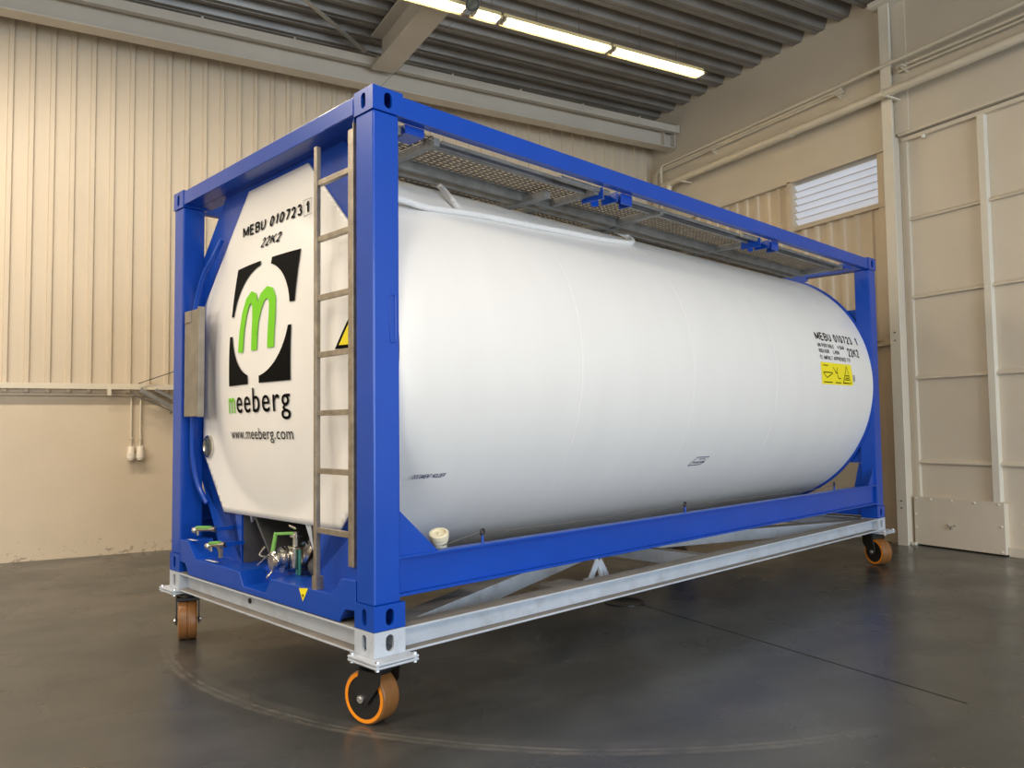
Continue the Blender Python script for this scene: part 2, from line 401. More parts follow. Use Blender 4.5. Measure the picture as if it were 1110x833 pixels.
def smooth_path(pts, k=6):
    P = [Vector(p) for p in pts]; out = []
    for i in range(len(P)-1):
        a = P[max(i-1, 0)]; b = P[i]; c = P[i+1]; d = P[min(i+2, len(P)-1)]
        for j in range(k):
            t = j/k; out.append(0.5*((2*b)+(c-a)*t+(2*a-5*b+4*c-d)*t*t+(3*b-a-3*c+d)*t**3))
    out.append(P[-1]); return out

# ------------------------------------------------------------------ the hall
FX0, FX1, FY0, FY1, CZ = -11.0, 7.25, -12.0, 6.57, 6.42
struct(MB().box(FX0-.3, 2.646, FY0-.3, FY1+.4, -0.2, 0).box(2.662, FX1+.4, FY0-.3, FY1+.4, -0.2, 0).box(2.646, 2.662, 1.45, FY1+.4, -0.2, 0).box(2.646, 2.662, FY0-.3, -1.15, -0.2, 0).box(2.646, 2.662, -1.15, 1.45, -0.2, -0.035).build('floor', 'floor'))
# back wall: plaster plinth below, profiled sheet above
wb = struct(MB().box(FX0-.3, FX1+.4, FY1, FY1+.35, 0, 1.80).build('wall_back', 'plaster'))
up = MB().box(FX0-.3, FX1+.4, 6.535, FY1+.34, 1.8, 6.9).build('upper_wall', 'clad', wb)
def profile_sheet(x0, x1, pitch, top, slope, depth):
    pts = []; x = x0
    while x < x1:
        c = x
        pts += [(c-top/2-slope, 0), (c-top/2, depth), (c+top/2, depth), (c+top/2+slope, 0)]; x += pitch
    return pts
def clad_strip(pts, place, lo, hi):
    mb = MB(); th = 0.003; n = len(pts)
    vs = []
    for (a, d) in pts:
        vs += [place(a, d, lo), place(a, d, hi), place(a, d-th, lo), place(a, d-th, hi)]
    fs = []
    for i in range(n-1):
        o = 4*i; q = 4*(i+1)
        fs += [(o, o+1, q+1, q), (o+2, q+2, q+3, o+3), (o, q, q+2, o+2), (o+1, o+3, q+3, q+1)]
    fs += [(0, 2, 3, 1), (4*n-4, 4*n-3, 4*n-1, 4*n-2)]
    return mb.add(vs, fs)
pts = profile_sheet(-1.87-0.2*45, 7.10, 0.2, 0.040, 0.012, 0.026)
clad_strip(pts, lambda a, d, z: (a, 6.515-d, z), 1.835, 6.35).build('profiled_sheet', 'clad', wb)
# right wall
wr = struct(MB().box(7.27, 7.6, FY0-.3, FY1+.0, 0, 6.9).build('wall_right', 'door'))
MB().box(7.15, 7.27, 2.24, FY1, 0, 2.30).build('plinth', 'plaster', wr)
MB().box(7.19, 7.27, 2.24, FY1, 2.30, 3.95).box(7.19, 7.27, 3.70, FY1, 3.95, 4.64).build('sheet_backing', 'clad', wr)
def side_sheet(y0, y1, z0, z1):
    k0 = math.ceil((y0-2.556)/0.2); p = profile_sheet(2.556+0.2*k0, y1, 0.2, 0.05, 0.018, 0.026)
    p = [(a, d) for a, d in p if y0 <= a <= y1]
    clad_strip(p, lambda a, d, z: (7.180-d, a, z), z0, z1).build('profiled_sheet', 'clad', wr)
side_sheet(3.74, 6.50, 2.36, 4.615)
side_sheet(2.30, 3.74, 2.36, 3.96)
MB().box(7.10, 7.27, 2.26, FY1, 4.60, 6.9).build('fascia', 'fascia', wr)
MB().box(7.10, 7.19, 3.69, 3.76, 3.93, 4.62).build('corner_flashing', 'clad', wr)
MB().box(7.13, 7.27, FY0, 2.0, 4.74, 6.9).build('fascia', 'fascia', wr)
MB().box(7.09, 7.15, 2.24, FY1, 2.29, 2.33).build('sheet_edge', 'clad', wr)
# walls behind the camera, with the open gate
wl = struct(MB().box(FX0-.3, FX0, FY0, FY1, 0, 6.9).build('wall_left', 'plaster'))
wf = MB().box(FX0, -0.6, FY0-.3, FY0, 0, 6.9).box(7.0, 7.27, FY0-.3, FY0, 0, 6.9).box(-0.6, 7.0, FY0-.3, FY0, 4.9, 6.9)
struct(wf.build('wall_front', 'plaster'))
# ceiling: trapezoidal steel deck, ribs along X
p = []; y = FY0-.2
PIT = 0.36
off = (2.426 - (FY0-.2)) % PIT
y = FY0-.2+off-PIT
while y < FY1+.2:
    p += [(y-0.075, 0.0), (y-0.012, 0.0), (y-0.006, 0.012), (y+0.006, 0.012), (y+0.012, 0.0), (y+0.075, 0.0), (y+0.13, 0.13), (y+PIT-0.13, 0.13)]; y += PIT
mb = MB(); vs = []; fs = []
for a, d in p: vs += [(FX0-.3, a, CZ+d), (FX1+.4, a, CZ+d), (FX0-.3, a, CZ+d+.004), (FX1+.4, a, CZ+d+.004)]
for i in range(len(p)-1):
    o = 4*i; q = o+4; fs += [(o, q, q+1, o+1), (o+2, o+3, q+3, q+2)]
mb.add(vs, fs)
struct(mb.build('ceiling', 'deck'))
MB().box(FX0-.3, FX1+.4, FY0-.3, FY1+.4, 6.60, 6.7).build('roof_board', 'deck', bpy.data.objects['ceiling'])

# ledge rail below the sheet
struct(MB().box(FX0, 7.10, 6.455, 6.478, 1.872, 1.935).box(-0.885, -0.845, 6.445, 6.478, 1.80, 1.875).build('trim_1', 'pipe'))

# column between sheet wall and gate
MB().box(7.20, 7.27, 2.125, 2.165, 0, 4.745).box(7.12, 7.27, 1.99, 2.165, 4.745, 6.9).build('pilaster', 'door', wr)
t = empty('steel_column', (7.08, 2.17, 0))
tag(t, 'cream steel column standing between the louvred wall and the tall sliding gate', 'column')
MB().box(-0.08, -0.065, -0.055, 0.07, 0, 6.42).build('front_flange', 'column', t)
MB().box(-0.065, 0.19, 0.0, 0.012, 0, 6.42).build('web', 'door', t)
MB().box(0.18, 0.19, -0.07, 0.09, 0, 6.42).build('rear_flange', 'door', t)
mb = MB()
for z in (0.42, 0.50, 2.33, 2.42): mb.cone((-0.08, 0.01, z), (-0.088, 0.01, z), 0.010, 0.008, 8)
for z in [2.9+0.24*i for i in range(14)]: mb.cone((-0.02, 0.0, z), (-0.02, -0.012, z), 0.012, 0.010, 8)
mb.build('bolt_head', 'wire', t)
# brown pilaster left of the column
struct(MB().box(7.13, 7.19, 2.27, 2.42, 0, 4.6).build('trim_2', 'clad'))

# tall gate
g = struct(MB().box(7.235, 7.27, -4.0, 2.12, 0.02, 4.74).build('door_1', 'door'))
for (y0, y1, nm) in ((1.20, 2.12, 'a'), (0.2, 1.12, 'b'), (-1.0, 0.12, 'c')):
    pass
mb = MB()
for y in (1.21, 0.28, -0.65, -1.58): mb.box(7.165, 7.235, y-0.035, y+0.035, 0.0 if y < 1 else 0.55, 4.66)
mb.build('mullion', 'column', g)
MB().box(7.19, 7.235, 2.075, 2.12, 0.02, 4.66).build('edge_stile', 'door', g)
mb = MB()
for z in (3.735, 2.83, 1.90, 0.945):
    for y0, y1 in ((1.245, 2.075), (0.315, 1.175), (-0.615, 0.245), (-1.545, -0.685)):
        mb.prism([(7.235, z-.02), (7.19, z-.02), (7.19, z-0.005), (7.235, z+0.03)], 1, y0, y1)
mb.build('cross_rail', 'door', g)
MB().box(7.17, 7.235, -4, 2.12, 4.655, 4.70).box(7.12, 7.235, -4, 2.13, 4.715, 4.74).build('head_rail', 'door', g)
kp = MB().box(7.155, 7.165, 1.135, 2.13, 0.015, 0.55).box(7.165, 7.235, 1.135, 2.13, 0.015, 0.54).build('kick_plate', 'door', g, bevel=0.002)
mb = MB()
for y in (2.10, 1.93, 1.69, 1.44, 1.19):
    mb.revolve((7.155, y, 0.525), (-1, 0, 0), [(0, .014), (.006, .013), (.010, .006), (.011, 0)], 10)
for z in (0.30, 0.04): mb.revolve((7.155, 1.17, z), (-1, 0, 0), [(0, .014), (.006, .013), (.010, .006), (.011, 0)], 10)
for z in (0.35, 0.2): mb.revolve((7.155, 2.115, z), (-1, 0, 0), [(0, .014), (.006, .013), (.010, .006), (.011, 0)], 10)
mb.build('bolt_head', 'column', kp, smooth=True)
mb = MB().cone((7.155, 1.70, 0.235), (7.125, 1.70, 0.235), 0.022, 0.018, 12)
for y in (1.735, 1.66): mb.cone((7.155, y, 0.26), (7.138, y, 0.26), 0.014, 0.01, 10)
mb.build('latch', 'bolt', kp)
MB().box(7.12, 7.16, 2.11, 2.16, 0.0, 0.03).build('floor_guide', 'column', g)
MB().cone((7.18, 1.86, 4.62), (7.18, 1.86, 4.655), 0.025, 0.025, 10).build('roller', 'column', g)
MB().box(7.20, 7.235, -3.9, 1.13, 0.0, 0.09).build('bottom_rail', 'door', g)

# louvred vent
wn = struct(MB().box(7.255, 7.268, 2.26, 3.69, 3.98, 4.60).build('window_1', 'beam'))
mb = MB()
for i in range(6):
    z = 4.06 + i*0.092
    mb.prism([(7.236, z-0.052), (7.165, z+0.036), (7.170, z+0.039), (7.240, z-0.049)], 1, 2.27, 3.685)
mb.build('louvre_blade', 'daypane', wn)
mb = MB()
for i in range(6): mb.box(7.146, 7.168, 2.27, 3.685, 4.0965+i*0.092, 4.101+i*0.092)
mb.build('blade_edge', 'clad', wn)
MB().box(7.11, 7.25, 2.26, 3.70, 3.945, 4.0).box(7.105, 7.25, 2.26, 3.70, 3.975, 3.99).build('window_sill', 'clad', wn)
MB().box(7.12, 7.25, 3.68, 3.70, 3.98, 4.60).build('window_frame', 'clad', wn)

# main beam along the back wall, with its duct
t = empty('steel_beam', (0, 6.02, 5.78))
tag(t, 'long cream steel beam running under the deck along the ribbed back wall', 'beam')
MB().box(FX0, 7.10, -0.10, 0.10, 0, 0.016).build('bottom_flange', 'beam', t)
MB().box(FX0, 7.10, -0.006, 0.006, 0.016, 0.30).build('web', 'beam', t)
MB().box(FX0, 7.10, -0.10, 0.10, 0.30, 0.316).build('top_flange', 'beam', t)
MB().box(6.86, 6.872, -0.095, -0.006, 0.016, 0.30).box(7.06, 7.09, -0.10, 0.12, -0.02, 0.33).build('end_plate', 'beam', t)
t = empty('cable_duct', (0, 5.86, 6.0))
tag(t, 'slim cream cable duct running along the top of the long back beam', 'duct')
MB().box(FX0, 7.07, -0.03, 0.05, 0, 0.105).box(7.03, 7.085, -0.04, 0.052, -0.006, 0.112).build('casing', 'beam', t)
mb = MB()
for x in [6.3-1.05*i for i in range(12)]:
    mb.box(x-.012, x+.012, -0.036, 0.05, -0.004, 0.125)
mb.build('clip', 'beam', t)

# rafter across
t = empty('rafter_beam', (2.17, 0, 5.95))
tag(t, 'grey steel rafter crossing the dark deck above the near end of the tank', 'beam')
MB().box(-0.155, 0.155, -11.9, 5.85, 0, 0.018).build('bottom_flange', 'rafter', t)
MB().box(-0.006, 0.006, -11.9, 5.85, 0.018, 0.42).build('web', 'rafter', t)
MB().box(-0.155, 0.155, -11.9, 5.85, 0.42, 0.44).build('top_flange', 'rafter', t)
# diagonal wind brace
tag(MB().bar((0.97, 5.277, 6.36), (2.05, 6.18, 6.33), 0.05, 0.02).build('brace_rod', 'rafter'), 'thin diagonal brace under the dark deck, left of the rafter', 'brace')

# strip lights
def strip_light(x0, x1, label):
    t = empty('strip_light', ((x0+x1)/2, 3.875, 5.86)); h = (x1-x0)/2-0.012
    tag(t, label, 'lamp', 'fluorescent battens in one row under the deck')
    MB().prism([(-0.035, 0.03), (0.035, 0.03), (0.035, 0.075), (-0.035, 0.075)], 0, -h, h).build('housing', 'trayint', t)
    MB().prism([(-0.10, -0.005), (-0.035, 0.032), (0.035, 0.032), (0.10, -0.005), (0.10, -0.001), (0.036, 0.036), (-0.036, 0.036), (-0.10, -0.001)], 0, -h, h).build('reflector', 'trayint', t)
    for dy in (-0.035, 0.035):
        MB().cone((-h+.03, dy, 0.008), (h-.03, dy, 0.008), 0.014, 0.014, 12).build('tube', 'lamp', t, smooth=True)
    MB().box(-h, -h+.03, -0.06, 0.06, -0.012, 0.03).box(h-.03, h, -0.06, 0.06, -0.012, 0.03).build('lamp_holder', 'rafter', t)
    mb = MB()
    for x in (-h*0.4, h*0.4): mb.cone((x, 0, 0.07), (x, 0, 0.42), 0.004, 0.004, 6)
    mb.build('suspension_wire', 'wire', t)
LBL = ['lit fluorescent strip light at the right end of the row, nearest the gate wall', 'lit fluorescent strip light second from the right end of the row',
       'short lit fluorescent strip light just right of the hanging round lamp', 'lit fluorescent strip light left of the hanging round lamp, cut by the frame top']
for k, (a, b) in enumerate(((4.316, 5.76), (2.833, 4.306), (2.47, 2.823), (0.95, 2.40))): strip_light(a, b, LBL[k])
t = empty('hanging_spotlight', (2.367, 3.66, 5.79))
tag(t, 'small dark round spotlight hanging at the strip light row', 'lamp')
MB().revolve((0, 0, 0.03), (-0.3, -0.8, -0.25), [(-.07, .03), (-.04, .06), (0, .07), (.02, .075)], 20).build('housing', 'castblack', t, smooth=True)
MB().revolve((-.0066, -.0176, 0.0245), (-0.3, -0.8, -0.25), [(0, .055), (.004, .05)], 20).build('lens', 'glass', t, smooth=True)
MB().tube([(0, .02, 0.05), (-.02, .04, 0.2), (-.02, .04, 0.63)], .006, 8).build('hanger', 'wire', t)
tag(MB().tube([(2.37, 3.98, 5.84), (2.22, 4.9, 5.78), (2.03, 5.78, 5.62), (1.98, 5.80, 5.45)], 0.0025, 6).build('pull_cord', 'wire'), 'thin grey cord slanting from the strip lights down past the back beam', 'cord')

# pipes on the side wall
t = empty('wall_pipe', (6.945, 0, 5.20))
tag(t, 'thick cream pipe running along the right wall under the thin conduits', 'pipe')
MB().tube([(0, -5, 0), (0, 5.75, 0)], 0.052, 16).build('tube', 'pipe', t, smooth=True)
MB().tube([(0, 5.80, 0)] + [(0, 5.86+.09*math.sin(t*PI/12), -.09+.09*math.cos(t*PI/12)) for t in range(7)] + [(0, 5.95, -.35)], 0.045, 14).build('elbow', 'pipe', t, smooth=True)
MB().tube([(0, 5.75, 0.0), (0, 6.09, -0.01)], 0.045, 14).build('branch', 'pipe', t, smooth=True)
for y in (5.6, 2.095, -0.5):
    MB().box(-0.08, 0.15 if y > 3 else 0.25, y-.018, y+.018, -0.075, -0.054).build('bracket', 'pipe', t)
MB().cone((0, 3.50, 0), (0, 3.535, 0), 0.062, 0.062, 16).cone((0, 2.16, 0), (0, 2.19, 0), .062, .062, 16).build('coupling', 'pipe', t, smooth=True)
cpath = [('thin cream conduit nearest the fascia, first to bend down by the corner', 6.20, 0.02, 5.545, -4),
         ('thin cream conduit bending down second from the corner', 6.36, 0.03, 5.53, 3.0),
         ('thin cream conduit bending down closest to the wall corner', 6.52, 0.045, 5.51, 2.9)]
cpath = [('thin cream conduit on the right wall, the one bending down farthest from the corner', 6.16, -0.024, 5.55, -5),
         ('thin cream conduit on the right wall, the one bending down between two others', 6.34, 0.03, 5.525, 2.8),
         ('thin cream conduit on the right wall, the one bending down nearest the corner', 6.44, 0.06, 5.50, 2.8)]
for lab, yb, dx, z, ye in cpath:
    ps = [(7.0+dx, ye, z)] + [(7.0+dx, yb-.07+.07*math.sin(t*PI/12), z-.07+.07*math.cos(t*PI/12)) for t in range(7)] + [(7.0+dx, yb, 3.2)]
    tag(MB().tube(ps, 0.02, 10).build('conduit', 'pipe', smooth=True), lab, 'conduit', 'thin conduits along the right wall')
for dx, zz in ((0.055, 5.47), (0.08, 5.43)):
    tag(MB().tube([(6.99+dx, 2.06, zz+.02), (6.99+dx, 0.9, zz), (6.99+dx, -5, zz)], 0.014, 8).build('conduit', 'pipe', smooth=True),
        'thin cream cable pipe slung just under the conduit above the gate, ' + ('upper one' if zz > 5.45 else 'lower one'), 'conduit', 'slim cable pipes above the gate')
for y, lab in ((5.05, 'small cream shelf bracket carrying the conduits near the wall corner'), (2.85, 'small cream shelf bracket carrying the conduits above the louvred vent'), (1.98, 'small cream shelf bracket carrying the conduits beside the column')):
    x1 = 7.12 if y > 2.2 else 7.15
    tag(MB().box(6.97, x1, y-.03, y+.03, 5.463, 5.477).prism([(6.99, 5.46), (x1, 5.46), (x1, 5.40)], 1, y-.004, y+.004).build('conduit_bracket', 'pipe'), lab, 'bracket')
tag(MB().box(6.92, 7.2, 1.95, 2.32, 6.28, 6.34).build('bracket_plate', 'column'), 'cream plate on top of the column under the deck', 'plate')

# back wall sockets, conduits, bracket
for i, (x, lab) in enumerate(((-0.632, 'left'), (-0.535, 'right'))):
    t = empty('power_socket', (x, 6.57, 1.13))
    tag(t, 'white round industrial power socket hanging on the plaster wall, %s of the pair' % lab, 'socket', 'pair of wall sockets')
    MB().revolve((0, -0.045, 0.08), (0, -0.12, -1), [(0, .022), (.02, .035), (.07, .038), (.075, .045), (.13, .045), (.135, .036), (.15, .036)], 18).build('body', 'socket', t, smooth=True)
    MB().box(-0.035, 0.035, -0.03, 0, -0.03, 0.09).build('base', 'socket', t, bevel=0.004)
    MB().revolve((0, -0.061, -0.055), (0, -0.12, -1), [(0, .032), (.012, .03)], 16).build('mouth', 'wire', t)
    tag(MB().tube([(x, 6.548, 1.215), (x, 6.548, 1.79)], 0.011, 8).box(x-.02, x+.02, 6.535, 6.568, 1.30, 1.32).build('conduit', 'pipe', smooth=True),
        'thin cream conduit dropping from the ledge to the %s wall socket' % lab, 'conduit', 'pair of conduits above the sockets')
t = empty('wall_bracket', (-0.55, 6.45, 1.85))
tag(t, 'folded grey metal arm slanting down from the ledge behind the container', 'bracket')
MB().bar((0, -.02, 0.02), (0.62, -.02, -0.36), 0.03, 0.05).build('lower_arm', 'galv', t)
MB().bar((0.16, -.02, 0.02), (0.75, -.02, -0.30), 0.03, 0.035).build('upper_arm', 'galv', t)
tag(MB().tube(smooth_path([(-0.63, 6.42, 1.87), (-0.60, 6.40, 1.80), (-0.42, 6.40, 1.72), (-0.22, 6.40, 1.62), (-0.24, 6.40, 1.60)], 5), 0.008, 6).build('cable', 'wire', smooth=True), 'dark cable lying along the folded arm under the ledge', 'cable')
tag(MB().tube([(-0.57, 6.42, 1.94), (-0.1, 6.40, 2.12), (0.4, 6.38, 2.30)], 0.006, 6).build('cable', 'wire', smooth=True), 'thin dark cable rising from the ledge over the ribbed sheet', 'cable')
# drain cover at the joint
t = MB().revolve((2.60, 1.55, 0), (0, 0, 1), [(0, .16), (.006, .16), (.006, .135), (.003, .13), (.003, .0)], 28).build('drain_cover', 'castblack', smooth=True)
tag(t, 'small round drain cover in the floor under the dolly rail', 'drain')

# ------------------------------------------------------------------ dolly (container frame coordinates, z = 0 at container base)
TH = math.radians(15)
def corner_box(mb, x0, x1, y0, y1, z0, z1, sx, sy, th=0.014, vert=None):
    """hollow casting: slotted outward faces (sx/sy = -1 or +1 tell the outer side)"""
    zc = (z0+z1)/2; hz = 0.039
    for side in (-1, 1):
        px = x0 if side < 0 else x1-th
        if side == sx: mb.slot_plate(0, px, th, y0+th, y1-th, z0+th, z1-th, (y0+y1)/2, zc, 0.019, hz)
        else: mb.box(px, px+th, y0+th, y1-th, z0+th, z1-th)
        py = y0 if side < 0 else y1-th
        if side == sy: mb.slot_plate(1, py, th, x0, x1, z0+th, z1-th, (x0+x1)/2, zc, 0.023, hz)
        else: mb.box(x0, x1, py, py+th, z0+th, z1-th)
    mb.box(x0, x1, y0, y1, z0, z0+th); mb.box(x0, x1, y0, y1, z1-th, z1)
    return mb
L_, W_, H_ = 6.058, 2.438, 2.591
D = empty('transport_dolly', (0, 0, 0.45), TH)
tag(D, 'pale grey steel frame dolly on four orange castors carrying the blue tank container', 'dolly')
CORN = [(0, 0, -1, -1), (0, W_-.162, -1, 1), (L_-.178, 0, 1, -1), (L_-.178, W_-.162, 1, 1)]
for (x, y, sx, sy) in CORN:
    mb = MB(); corner_box(mb, x, x+.178, y, y+.162, -0.118, -0.002, sx, sy)
    c = mb.build('corner_casting', 'dolly', D)
    cx, cy = x+.089+sx*.010, y+.081+sy*.040
    mb = MB().box(cx-.120, cx+.120, cy-.120, cy+.120, -0.131, -0.119).box(cx-.120, cx+.120, cy-.120, cy+.120, -0.146, -0.134)
    pl = mb.build('mounting_plate', 'dolly', D, bevel=0.003)
    mb = MB()
    for ax in (-.105, .105):
        for ay in (-.105, .105): mb.cone((cx+ax, cy+ay, -.155), (cx+ax, cy+ay, -.108), .011, .011, 6)
    mb.build('bolt', 'bolt', pl)
def rail_x(y0, y1, z0, z1, x0, x1, t=0.012):
    return MB().box(x0, x1, y0, y1, z0, z0+t).box(x0, x1, y0, y1, z1-t, z1).box(x0, x1, (y0+y1)/2-.004, (y0+y1)/2+.004, z0+t, z1-t)
for y0 in (0.004, W_-.124):
    o = rail_x(y0, y0+.12, -0.124, -0.004, .178, L_-.178).build('side_rail', 'dolly', D, bevel=0.002)
for x0 in (0.004, L_-.124):
    MB().box(x0, x0+.12, .162, W_-.162, -0.124, -0.112).box(x0, x0+.12, .162, W_-.162, -0.016, -0.004).box(x0+.056, x0+.064, .162, W_-.162, -0.112, -0.016).build('end_rail', 'dolly', D, bevel=0.002)
(MB().cone((.052, 1.362, -.062), (.0575, 1.362, -.062), .016, .016, 14).build('cable_hole', 'castblack', D))
for (p0, p1) in (((.16, .16, -.064), (L_-.16, W_-.16, -.064)), ((.16, W_-.16, -.066), (L_-.16, .16, -.066))):
    MB().bar(p0, p1, 0.14, 0.10).build('diagonal_brace', 'dolly', D, bevel=0.003)
MB().bar((3.03, .1, -.07), (3.03, W_-.1, -.07), 0.1, 0.10).build('cross_member', 'dolly', D)
# little A shaped stand on the cross tie
mb = MB().bar((1.89, .30, -.06), (1.965, .30, .05), 0.04, 0.010, (0, 1, 0)).bar((2.06, .30, -.06), (1.985, .30, .05), 0.04, 0.010, (0, 1, 0)).box(1.87, 2.08, .26, .34, -.075, -.06).bar((1.975, .27, -.06), (1.975, .32, .06), .02, .02, (1, 0, 0))
mb.build('support_stand', 'dolly', D)
MB().box(1.6, 1.85, .1, .5, -.10, -.075).build('support_shelf', 'dollydark', D)

for o in list(D.children):
    if o.name.split('.')[0] in ('side_rail', 'end_rail', 'diagonal_brace', 'cross_member'):
        o.data.materials.append(MT['dollydark'])
        for pg in o.data.polygons:
            if pg.normal.z > .9: pg.material_index = 1
def castor(cx, cy, az, trail):
    """az: room azimuth of the rolling axle; built in dolly coordinates"""
    a = math.radians(az)-TH
    ax = Vector((math.cos(a), math.sin(a), 0)); ro = Vector((-math.sin(a), math.cos(a), 0))*trail
    c = Vector((cx, cy, -0.325))+ro
    top = Vector((cx, cy, -0.16))
    mb = MB()
    mb.cone((cx, cy, -.146), (cx, cy, -.156), .072, .072, 24).cone((cx, cy, -.156), (cx, cy, -.178), .060, .066, 24).cone((cx, cy, -.178), (cx, cy, -.212), .066, .050, 24)
    sh = ro.normalized(); mb.bar(Vector((cx, cy, -.186)) - sh*.055, Vector((cx, cy, -.186)) + sh*.085, 0.148, 0.022)
    mb.bar(top + Vector((0, 0, -.024)) - ax*.072, top + Vector((0, 0, -.024)) + ax*.072, 0.13, 0.012)
    rd = ro.normalized()
    for s in (-1, 1):
        off = ax*(s*.070)
        p1 = Vector((cx, cy, -.17)) - rd*.062 + off; p2 = Vector((cx, cy, -.17)) + rd*.068 + off
        q1 = c - rd*.028 + Vector((0, 0, -.028)) + off; q2 = c + rd*.03 + Vector((0, 0, -.025)) + off; q3 = c + rd*.04 + Vector((0, 0, .03)) + off
        k = Vector((cx, cy, -.25)) - rd*.055 + off
        poly = [p1, p2, q3, q2, q1, k]
        vs = [v + ax*.004 for v in poly] + [v - ax*.004 for v in poly]; n = 6
        mb.add(vs, [tuple(range(n)), tuple(range(2*n-1, n-1, -1))] + [(i, (i+1) % n, n+(i+1) % n, n+i) for i in range(n)])
    f = mb.build('castor_fork', 'castblack', D, bevel=0.002)
    MB().revolve(c - ax*.056, ax, [(0, .100), (0, .118), (.004, .1245), (.010, .126), (.050, .126), (.054, .121), (.058, .121), (.062, .126), (.102, .126), (.108, .1245), (.112, .118), (.112, .100)], 44, False).build('tread', 'tread', f, smooth=True, angle=50)
    MB().revolve(c - ax*.0572, ax, [(0, .101), (0, .117), (.002, .117), (.002, .101), (0, .101)], 44, False).revolve(c + ax*.0552, ax, [(0, .101), (0, .117), (.002, .117), (.002, .101), (0, .101)], 44, False).build('orange_rim', 'rim', f)
    MB().revolve(c - ax*.054, ax, [(0, .104), (.004, .085), (.016, .075), (.016, .035), (0, .030), (0, .0)], 32).revolve(c + ax*.054, -ax, [(0, .104), (.004, .085), (.016, .075), (.016, .035), (0, .030), (0, .0)], 32).build('hub', 'castblack', f, smooth=True)
    MB().cone(c - ax*.090, c + ax*.090, .011, .011, 6).cone(c - ax*.086, c - ax*.076, .018, .018, 14).cone(c + ax*.076, c + ax*.086, .018, .018, 14).build('axle_bolt', 'bolt', f)
castor(.095, .085, 29.6, 0.055)
castor(.085, W_-.10, -7.0, -0.05)
castor(L_-.10, .09, -11.0, -0.07)
castor(L_-.10, W_-.09, 10.0, 0.06)

# ------------------------------------------------------------------ tank container
T = empty('tank_container', (0, 0, 0.45), TH)
tag(T, 'white cylindrical tank in a blue twenty foot container frame, standing on the grey dolly', 'tank container')
for (x, y, sx, sy) in CORN:
    for z0 in (0.0, H_-.118):
        mb = MB(); corner_box(mb, x, x+.178, y, y+.162, z0+.001, z0+.118, sx, sy)
        mb.build('corner_casting', 'blue', T)
for (x, y) in ((0.006, 0.006), (0.006, W_-.156), (L_-.156, 0.006), (L_-.156, W_-.156)):
    near = x < 1
    x1 = x+.15 if near else L_-.006
    MB().box(x, x1, y, y+.15, .118, H_-.118).build('corner_post', 'blue', T, bevel=0.008)
# near post weld marks and raised oval
MB().tube([(0.115 + .016*math.cos(t), .004, 1.47 + (.10 if math.sin(t) > 0 else -.10) + .016*math.sin(t)) for t in [2*PI*i/24 for i in range(25)]], 0.003, 6).build('weld_oval', 'blue', T, smooth=True)
# top side rails
for y in (0.006, W_-.066):
    MB().box(.178, L_-.178, y, y+.06, 2.475, 2.578).build('top_side_rail', 'blue', T, bevel=0.004)
# end headers
for x0, x1 in ((0.004, 0.11), (L_-.11, L_-.004)):
    MB().box(x0, x1, .162, W_-.162, 2.487, 2.58).build('end_header', 'blue', T, bevel=0.004)
MB().box(.11, .205, .162, W_-.162, 2.486, 2.494).build('header_gusset_plate', 'blue', T)
MB().box(.0, .006, .172, .44, 2.49, 2.565).build('header_doubler', 'blue', T)
# bottom side rails: outward channel
for y, s in ((0.006, 1), (W_-.006, -1)):
    a, b = sorted((y, y+s*.065)); wv = sorted((y+s*.030, y+s*.038))
    MB().box(.15, L_-.16, a, b, .14, .152).box(.15, L_-.16, a, b, .318, .33).box(.15, L_-.16, wv[0], wv[1], .152, .318).build('bottom_side_rail', 'blue', T, bevel=0.002)
    g0, g1 = sorted((y+s*.02, y+s*.028))
    MB().prism([(.15, .33), (.40, .33), (.15, .56)], 1, g0, g1).build('corner_gusset', 'blue', T)
    MB().prism([(L_-.155, .33), (L_-.155, .50), (L_-.30, .33)], 1, g0, g1).build('corner_gusset', 'blue', T)
# near end sill with its notch and corner cut-outs
sill = [(2.276, .217), (2.15, .22), (2.02, .115), (1.40, .112), (1.345, .034), (1.065, .034), (1.01, .117), (.37, .125), (.283, .213), (.162, .217),
        (.162, .075), (.255, .068), (.30, .012), (2.14, .012), (2.19, .068), (2.276, .072)]
MB().prism(sill, 0, .004, .17).build('end_sill', 'blue', T, bevel=0.003)
MB().box(.004, .012, .30, 2.14, .002, .014).build('sill_lip', 'blue', T)
# slanted notch recess plates
MB().prism([(1.395, .112), (1.345, .034), (1.065, .034), (1.01, .117), (1.01, .125), (1.395, .125)], 0, .17, .18).build('notch_back', 'blue', T)
MB().box(.16, .9, .30, 2.14, .10, .108).build('sill_deck', 'blue', T)
# worn bare edges on the sill top
sheet('worn_paint', [[(2.20, .0), (2.10, .0), (2.085, .03), (2.19, .025)], [(1.93, .004), (1.78, .002), (1.76, .03), (1.90, .025)]], 'panel', T, lambda u, v: (.02+v, u, (.223 if u > 2.06 else .1185)))
# far end sill
MB().box(L_-.16, L_-.01, .162, W_-.162, .02, .20).build('end_sill', 'blue', T)

